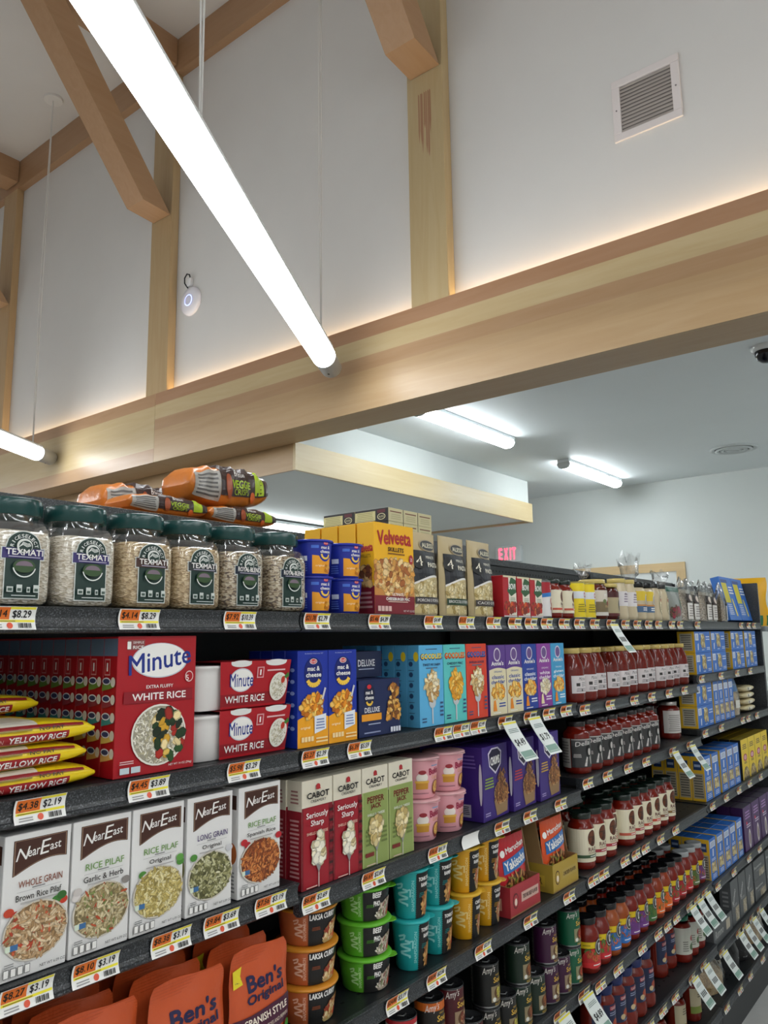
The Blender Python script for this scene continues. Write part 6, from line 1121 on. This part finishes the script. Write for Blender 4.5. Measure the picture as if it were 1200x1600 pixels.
for i, x in enumerate((4.2, 4.36, 4.52, 4.675)):
    for k in range(2): put(pc_, x, D + 0.014 + 0.062 * k, Z45, 'dark purple pasta carton, %s from the tall blue ones' % ORD[i] if k == 0 else 'purple carton behind the %s front purple one' % ORD[i], 'box', 'dark purple pasta cartons')

# ------------------------------------------------------------------ sixth shelf
Z36, Z46 = LZ(LV[3][5] + 0.001), LZ(LV[4][5] + 0.001)
BLID = hx('16245c')
def navy_art(a): a.rect(-0.03, 0.045, 0.044, 0.125, hx('1b2446')); a.rect(-0.008, 0.108, 0.028, 0.12, hx('9a2a34')); a.text('CLASSICO', 0.01, 0.114, 0.03, 0.007, W_); a.bars(-0.01, 0.092, 0.03, 0.104, hx('8f98b4'), 2); a.ell(0.014, 0.07, 0.013, 0.012, hx('a8492c')); a.ell(0.0, 0.06, 0.01, 0.008, hx('c9b48a')); a.bars(0.0, 0.046, 0.03, 0.054, hx('6a7494'), 1)
bl = jar('sauce_jar', [(0.037, 0), (0.04, 0.004), (0.041, 0.012), (0.041, 0.034), (0.0375, 0.042), (0.0375, 0.128), (0.036, 0.136), (0.029, 0.146), (0.028, 0.154)], hx('701a0d'), lid(0.0325, 0.15, 0.176), BLID); label(bl, 0.0379, navy_art)
for i, x in enumerate((2.425, 2.51, 2.595, 2.68, 2.765, 2.85)): put(bl, x, D + 0.056, Z36, 'tall jar with dark blue lid, %s in the front row' % ORD[i], 'jar', 'dark blue lid jars', rz=-0.35)
for i, x in enumerate((3.11, 3.21)): put(bl, x, D + 0.1, Z36, 'tall sauce jar with dark blue lid, standing back, ' + ['nearer the gap', 'next to the green lids'][i], 'jar', 'dark blue lid jars', rz=-0.35)
def grn_art(a): a.rect(-0.06, 0.03, 0.045, 0.125, hx('cfd0c4')); a.poly([(-0.02, 0.095), (0.04, 0.1), (0.04, 0.12), (-0.01, 0.118)], hx('8fb0a4')); a.ell(0.018, 0.085, 0.011, 0.01, hx('b0242c')); a.ell(0.016, 0.055, 0.015, 0.013, hx('4a6a3c')); a.bars(-0.03, 0.04, -0.005, 0.08, hx('8a8a80'), 5)
gl = jar('sauce_jar', sauce_profile(0.041, 0.155, 0.03, 0.125, 0.142), hx('7a1d12'), lid(0.034, 0.148, 0.166), hx('1a6a52')); label(gl, 0.0414, grn_art)
for i, x in enumerate((3.3, 3.385, 3.47)): put(gl, x, D + 0.07, Z36, 'jar with green lid and pale label, %s from the dark blue lids' % ORD[i], 'jar', 'green lid jars', rz=-0.35)
GY = hx('55585a')
def gray_art(f, s, w, h, d): f.text('Rummo', w * 0.38, h * 0.62, w * 0.62, h * 0.13, hx('c9c9c6'), 0.02, rot=0.9 if w < 0.17 else 0.0, shear=0.2); f.rect(w * 0.45, h * 0.05, w * 0.9, h * 0.36, hx('b9ae98')); f.blobs(lambda u, v: True, (w * 0.48, w * 0.87, h * 0.08, h * 0.34), 16, [hx('d6caa8'), hx('a8987a')], 0.02, 0.008, 2); f.bars(w * 0.2, h * 0.4, w * 0.7, h * 0.46, hx('9a9c9c'), 2); s.bars(d * 0.2, h * 0.2, d * 0.8, h * 0.8, hx('8a8c8c'), 6)
gb = carton('pasta_carton', 0.12, 0.185, 0.05, {'f': GY}, gray_art)
for i, x in enumerate((3.905, 4.035, 4.165)): put(gb, x, D + 0.02, Z46, 'upright grey pasta carton, %s from the low grey tray' % ORD[i], 'box', 'grey pasta cartons')
gw = carton('pasta_carton', 0.22, 0.09, 0.06, {'f': hx('505355')}, gray_art)
for i, x in enumerate((4.36, 4.6)):
    for k in range(2): put(gw, x, D + 0.02, Z46 + 0.091 * k, 'wide grey pasta carton at the far end, %s of the %s pile' % (['lower', 'upper'][k], ['nearer', 'farther'][i]), 'box', 'wide grey pasta cartons')
m = MB(); w, d = 0.28, 0.25
m.box(-w / 2, w / 2, 0, d, 0, 0.003, hx('3f4244'), M_CARD); m.box(-w / 2, w / 2, 0, 0.003, 0.003, 0.075, GY, M_CARD); m.box(-w / 2, w / 2, d - 0.003, d, 0.003, 0.075, GY, M_CARD); m.box(-w / 2, -w / 2 + 0.003, 0.003, d - 0.003, 0.003, 0.075, GY, M_CARD); m.box(w / 2 - 0.003, w / 2, 0.003, d - 0.003, 0.003, 0.075, GY, M_CARD)
f = Art(m, front(w)); f.text('Rummo', w * 0.3, 0.04, w * 0.42, 0.03, hx('b9b9b6'), 0.02, shear=0.2); f.rect(w * 0.66, 0.02, w * 0.86, 0.06, hx('b9ae98'))
put(m.build('display_tray'), 3.69, D + 0.018, Z46, 'low grey cardboard tray beside the green lid jars', 'tray')
for k in range(3):
    o = carton('pasta_carton', 0.2, 0.03, 0.18, {'f': hx('4a4d4f')}, None); put(o, 3.69, D + 0.06, Z46 + 0.0045 + 0.031 * k, 'flat grey carton lying in the low grey tray, %s from its floor' % ORD[k], 'box', 'flat grey cartons in the tray')

# ------------------------------------------------------------------ base deck
ZB = LZ(BASE_Z + 0.001)
def org_art(a): a.rect(-0.05, 0.03, 0.045, 0.12, hx('b9ae90')); a.rect(-0.05, 0.03, 0.045, 0.055, hx('7a8a3c')); a.ell(0.014, 0.05, 0.014, 0.012, hx('a8492c')); a.bars(-0.02, 0.085, 0.03, 0.11, hx('6a6450'), 3)
og = jar('sauce_jar', sauce_profile(0.039, 0.15, 0.029, 0.122, 0.138), hx('6a1a10'), lid(0.032, 0.142, 0.16), hx('1c1e1c')); label(og, 0.0394, org_art)
for i, x in enumerate((2.9, 2.99, 3.08, 3.2, 3.29, 3.38, 3.47)): put(og, x, D + 0.075 + (0.05 if i % 2 == 0 else 0), ZB, 'tan and green label jar on the bottom deck, %s in its row' % ORD[i], 'jar', 'bottom deck sauce jars')
nb = clear_bag('noodle_bag', 0.26, 0.158, 0.15, M_NOODLE, lambda a, w, h: (a.rect(w * 0.55, h * 0.6, w * 0.85, h * 0.78, hx('c9c2b4')), a.bars(w * 0.58, h * 0.62, w * 0.82, h * 0.76, hx('6a6458'), 3)))
for x, y, r, lb in ((3.7, 0.11, 0.1, 'clear bag of egg noodles on the bottom deck, nearer to the jars'), (4.37, 0.11, -0.1, 'clear bag of egg noodles on the bottom deck, past the black bags'), (4.62, 0.17, 0.05, 'clear bag of egg noodles at the far end of the bottom deck')): put(nb, x, D + y, ZB, lb, 'bag', 'clear noodle bags', rz=r)
kbag = pouch('noodle_bag', 0.16, 0.158, 0.1, hx('16171a'), lambda a, w, h: (a.poly([(w * 0.15, h * 0.3), (w * 0.75, h * 0.75), (w * 0.85, h * 0.68), (w * 0.3, h * 0.22)], hx('8f9294')), a.poly([(w * 0.2, h * 0.1), (w * 0.5, h * 0.36), (w * 0.6, h * 0.3), (w * 0.36, h * 0.08)], hx('b9bcbe'))), M_FILM, seal=0.06)
for i, x in enumerate((3.95, 4.12)): put(kbag, x, D + 0.09, ZB, 'black pasta bag between the clear noodle bags, ' + ['nearer one', 'farther one'][i], 'bag', 'black pasta bags')

# ------------------------------------------------------------------ price tags and hanging price signs
def tag_map(u, v, l):
    k = v / 0.0315; y = -0.0015 + 0.0052 * math.sin(pi * min(max(k, 0), 1)) ** 0.9
    return (u, y - l - 0.0012, v - 0.0335)
_tags = {}
def price_tag(a_, b_):
    k = (a_, b_)
    if k not in _tags:
        m = MB(); a = Art(m, tag_map, M_CARD, nu=1, nv=8, eps=0.00012, base=0.0); w, h = 0.074, 0.0315; big = a_ not in ('', None)
        V = []; a.rect(0, 0, w, h, hx('efefec'))
        if a_ is not None:
            og = hx('e0701f'); ye_ = hx('efe23a')
            a.rect(0.003, h * 0.44, w * 0.5, h * 0.97, og); a.rect(w * 0.5, h * 0.88, w * 0.985, h * 0.985, ye_); a.rect(0.003, h * 0.325, w * 0.985, h * 0.43, ye_)
            a.nv = 1
            if big: a.text(a_, w * 0.265, h * 0.68, w * 0.38, h * 0.36, hx('1c1612'), 0.015); a.text(b_, w * 0.73, h * 0.66, w * 0.36, h * 0.37, hx('16161a'), 0.015)
            else:
                for q in range(4): a.rect(w * (0.08 + 0.095 * q), h * 0.54, w * (0.14 + 0.095 * q), h * 0.78, hx('4a2412')); a.rect(w * (0.57 + 0.095 * q), h * 0.52, w * (0.63 + 0.095 * q), h * 0.8, hx('2a2a2c'))
            a.bars(w * 0.06, h * 0.345, w * 0.62, h * 0.41, hx('6a5f1c'), 1); a.ell(w * 0.5, h * 0.18, 0.0042, 0.0042, hx('e0583a')); a.bars(w * 0.08, h * 0.06, w * 0.36, h * 0.26, hx('9a9a9a'), 2)
            for q in range(9): a.rect(w * (0.66 + 0.027 * q), h * 0.08, w * (0.672 + 0.027 * q + 0.006 * (q % 3)), h * 0.29, hx('2a2a2a'))
        _tags[k] = m.build('price_tag')
    return _tags[k]
TG = {(1, 0): [(0.489, '$4.14', '$8.29'), (0.695, '$4.14', '$8.29'), (0.903, '$7.92', '$10.39')],
      (2, 0): [(1.103, '$21.78', '$2.79'), (1.301, '$5.46', '$4.39'), (1.507, '$11.31', '$4.49'), (1.654, '$11.31', '$4.49'), (1.789, '$11.31', '$4.49'), (1.905, '', ''), (2.0, '', ''), (2.099, '', ''), (2.217, '', '')],
      (3, 0): [(2.327, '', ''), (2.447, '', ''), (2.585, '', ''), (2.717, '', ''), (2.833, '', ''), (2.951, '', ''), (3.062, '', ''), (3.219, '', ''), (3.322, '', '')], (4, 0): [(3.56, '', ''), (4.293, '', ''), (4.445, '', ''), (4.56, '', '')],
      (1, 1): [(0.548, '$4.38', '$2.19'), (0.723, '$4.45', '$3.89'), (0.917, '$5.98', '$3.29')],
      (2, 1): [(1.098, '$5.27', '$2.39'), (1.23, '$6.39', '$5.59'), (1.538, '$12.16', '$3.99'), (1.616, '$10.64', '$2.99'), (1.694, '$10.64', '$2.99'), (1.831, '', ''), (1.972, '', ''), (2.086, '', ''), (2.2, '', '')],
      (3, 1): [(2.334, '', ''), (2.538, '', ''), (2.757, '', ''), (2.933, '', ''), (3.127, '', ''), (3.318, '', '')], (4, 1): [(3.562, '', ''), (3.86, '', ''), (4.143, '', ''), (4.397, '', '')],
      (1, 2): [(0.543, '$8.27', '$3.19'), (0.644, '$8.10', '$3.19'), (0.773, '$8.38', '$3.19'), (0.873, '$9.84', '$3.69'), (0.984, '$7.56', '$3.19')],
      (2, 2): [(1.1, '$6.89', '$2.69'), (1.271, '$6.69', '$2.69'), (1.503, '$18.13', '$4.19'), (1.642, None, None), (1.795, '', ''), (1.947, '', ''), (2.134, '', '')],
      (3, 2): [(2.328, '', ''), (2.482, '', ''), (2.663, '', ''), (2.834, '', ''), (3.12, '', ''), (3.332, '', '')], (4, 2): [(3.555, '', ''), (3.799, '', ''), (4.174, '', ''), (4.28, '', ''), (4.455, '', '')],
      (2, 3): [(1.344, '$24.00', '$3.19'), (1.487, '$10.04', '$2.56'), (1.685, '$10.14', '$2.39'), (1.925, '', ''), (2.16, '', '')], (3, 3): [(2.33, '', ''), (2.41, '', ''), (2.585, '', ''), (2.683, '', ''), (2.774, '', ''), (2.927, '', ''), (3.094, '', '')],
      (4, 3): [(3.577, '', ''), (3.791, '', ''), (4.005, '', ''), (4.204, '', ''), (4.421, '', '')], (2, 4): [(2.069, '', ''), (2.225, '', '')],
      (3, 4): [(2.341, '', ''), (2.48, '', ''), (2.687, '', ''), (2.842, '', ''), (2.94, '', ''), (3.037, '', ''), (3.189, '', ''), (3.284, '', ''), (3.384, '', '')], (4, 4): [(3.566, '', ''), (3.814, '', ''), (4.08, '', ''), (4.283, '', '')],
      (3, 5): [(2.714, '', ''), (2.839, '', ''), (2.967, '', ''), (3.16, '', ''), (3.304, '', '')], (4, 5): [(3.55, '', ''), (3.804, '', ''), (3.911, '', ''), (4.034, '', ''), (4.174, '', '')],
      (3, 6): [(3.07, '', '')], (4, 6): [(3.56, '', ''), (3.766, '', ''), (3.939, '', ''), (4.169, '', '')]}
UNDER = {(1, 0): 'rice jars', (2, 0): 'yellow cartons and pouches', (3, 0): 'jars of the top shelf', (4, 0): 'clear pasta bags on top', (1, 1): 'red rice boxes', (2, 1): 'noodle and macaroni cartons', (3, 1): 'tall gold lid jars', (4, 1): 'wide blue cartons', (1, 2): 'white pilaf cartons', (2, 2): 'shells cartons and pink cups', (3, 2): 'black label jars', (4, 2): 'slim blue cartons',
         (2, 3): 'noodle bowls and trays', (3, 3): 'cream label jars', (4, 3): 'bright yellow cartons', (2, 4): 'soup cans', (3, 4): 'yellow band jars', (4, 4): 'purple cartons', (3, 5): 'blue and green lid jars', (4, 5): 'grey cartons', (3, 6): 'bottom deck jars', (4, 6): 'noodle bags'}
for (u, l), lst in TG.items():
    z = LZ(LV[u][l] if l < len(LV[u]) else BASE_Z)
    for i, (x, a_, b_) in enumerate(lst):
        if a_ is None: lb = 'blank white shelf tag under the pink cups'
        elif a_: lb = 'price tag reading %s and %s, %s under the %s' % (a_, b_, ORD[i], UNDER[u, l])
        else: lb = 'orange and white price tag, %s under the %s' % (ORD[i], UNDER[u, l])
        put(price_tag(a_, b_), x, D - 0.0012, z, lb, 'price tag', 'price tags on the shelf rails')
_signs = {}
def hang_sign(price):
    if price not in _signs:
        m = MB(); w, L = 0.07, 0.118
        def mp(u, v, l):
            t = 1 - v / L; y = -0.004 - 0.05 * t ** 1.3; return (u + 0.03 * t, y - l, -0.016 - 0.098 * t)
        a = Art(m, mp, M_CARD, nu=1, nv=10, eps=0.0002, base=0.0); a.rect(0, 0, w, L, hx('e9efec')); a.rect(w * 0.06, 0.006, w * 0.94, L * 0.3, hx('7fa394')); a.rect(w * 0.12, L * 0.02 + 0.006, w * 0.88, L * 0.1, hx('aebfb6')); a.rect(w * 0.06, L * 0.24, w * 0.94, L * 0.66, hx('e9efec')); a.rect(w * 0.02, L * 0.93, w * 0.98, L * 0.98, hx('efe24a'))
        a.nv = 2
        if price: a.text(price, w * 0.5, L * 0.45, w * 0.72, L * 0.2, K_, 0.02)
        else:
            for q in range(4): a.rect(w * (0.18 + 0.17 * q), L * 0.38, w * (0.29 + 0.17 * q), L * 0.54, hx('33373a'))
        a.bars(w * 0.12, L * 0.7, w * 0.88, L * 0.82, hx('8a9a94'), 3)
        n0 = len(m.f); V = [mp(0, L * k / 10, -0.0006) for k in range(11)] + [mp(w, L * k / 10, -0.0006) for k in range(11)]
        m.mesh(V, [(k, k + 1, 12 + k, 11 + k) for k in range(10)], hx('d9dedb'), M_CARD)
        _signs[price] = m.build('price_sign')
    return _signs[price]
HG = [(2, 1, 1.831, '$4.49'), (2, 1, 1.972, '$1.79'), (3, 0, 2.585, ''), (3, 2, 3.12, ''), (3, 2, 3.332, ''), (2, 4, 2.069, '$4.89'), (2, 4, 2.225, '$4.89'), (3, 4, 3.189, ''), (3, 4, 3.284, ''), (3, 4, 3.384, ''), (3, 5, 3.16, ''), (3, 5, 3.304, ''), (4, 5, 3.55, ''), (4, 5, 3.804, ''), (4, 5, 3.911, ''), (4, 5, 4.034, ''), (4, 5, 4.174, '')]
cnt = {}
for u, l, x, p in HG:
    i = cnt[u, l] = cnt.get((u, l), -1) + 1
    put(hang_sign(p), x + 0.003, D - 0.006, LZ(LV[u][l]), 'white and green hanging price sign, %s under the %s' % (ORD[i], UNDER[u, l]), 'price sign', 'hanging price signs')
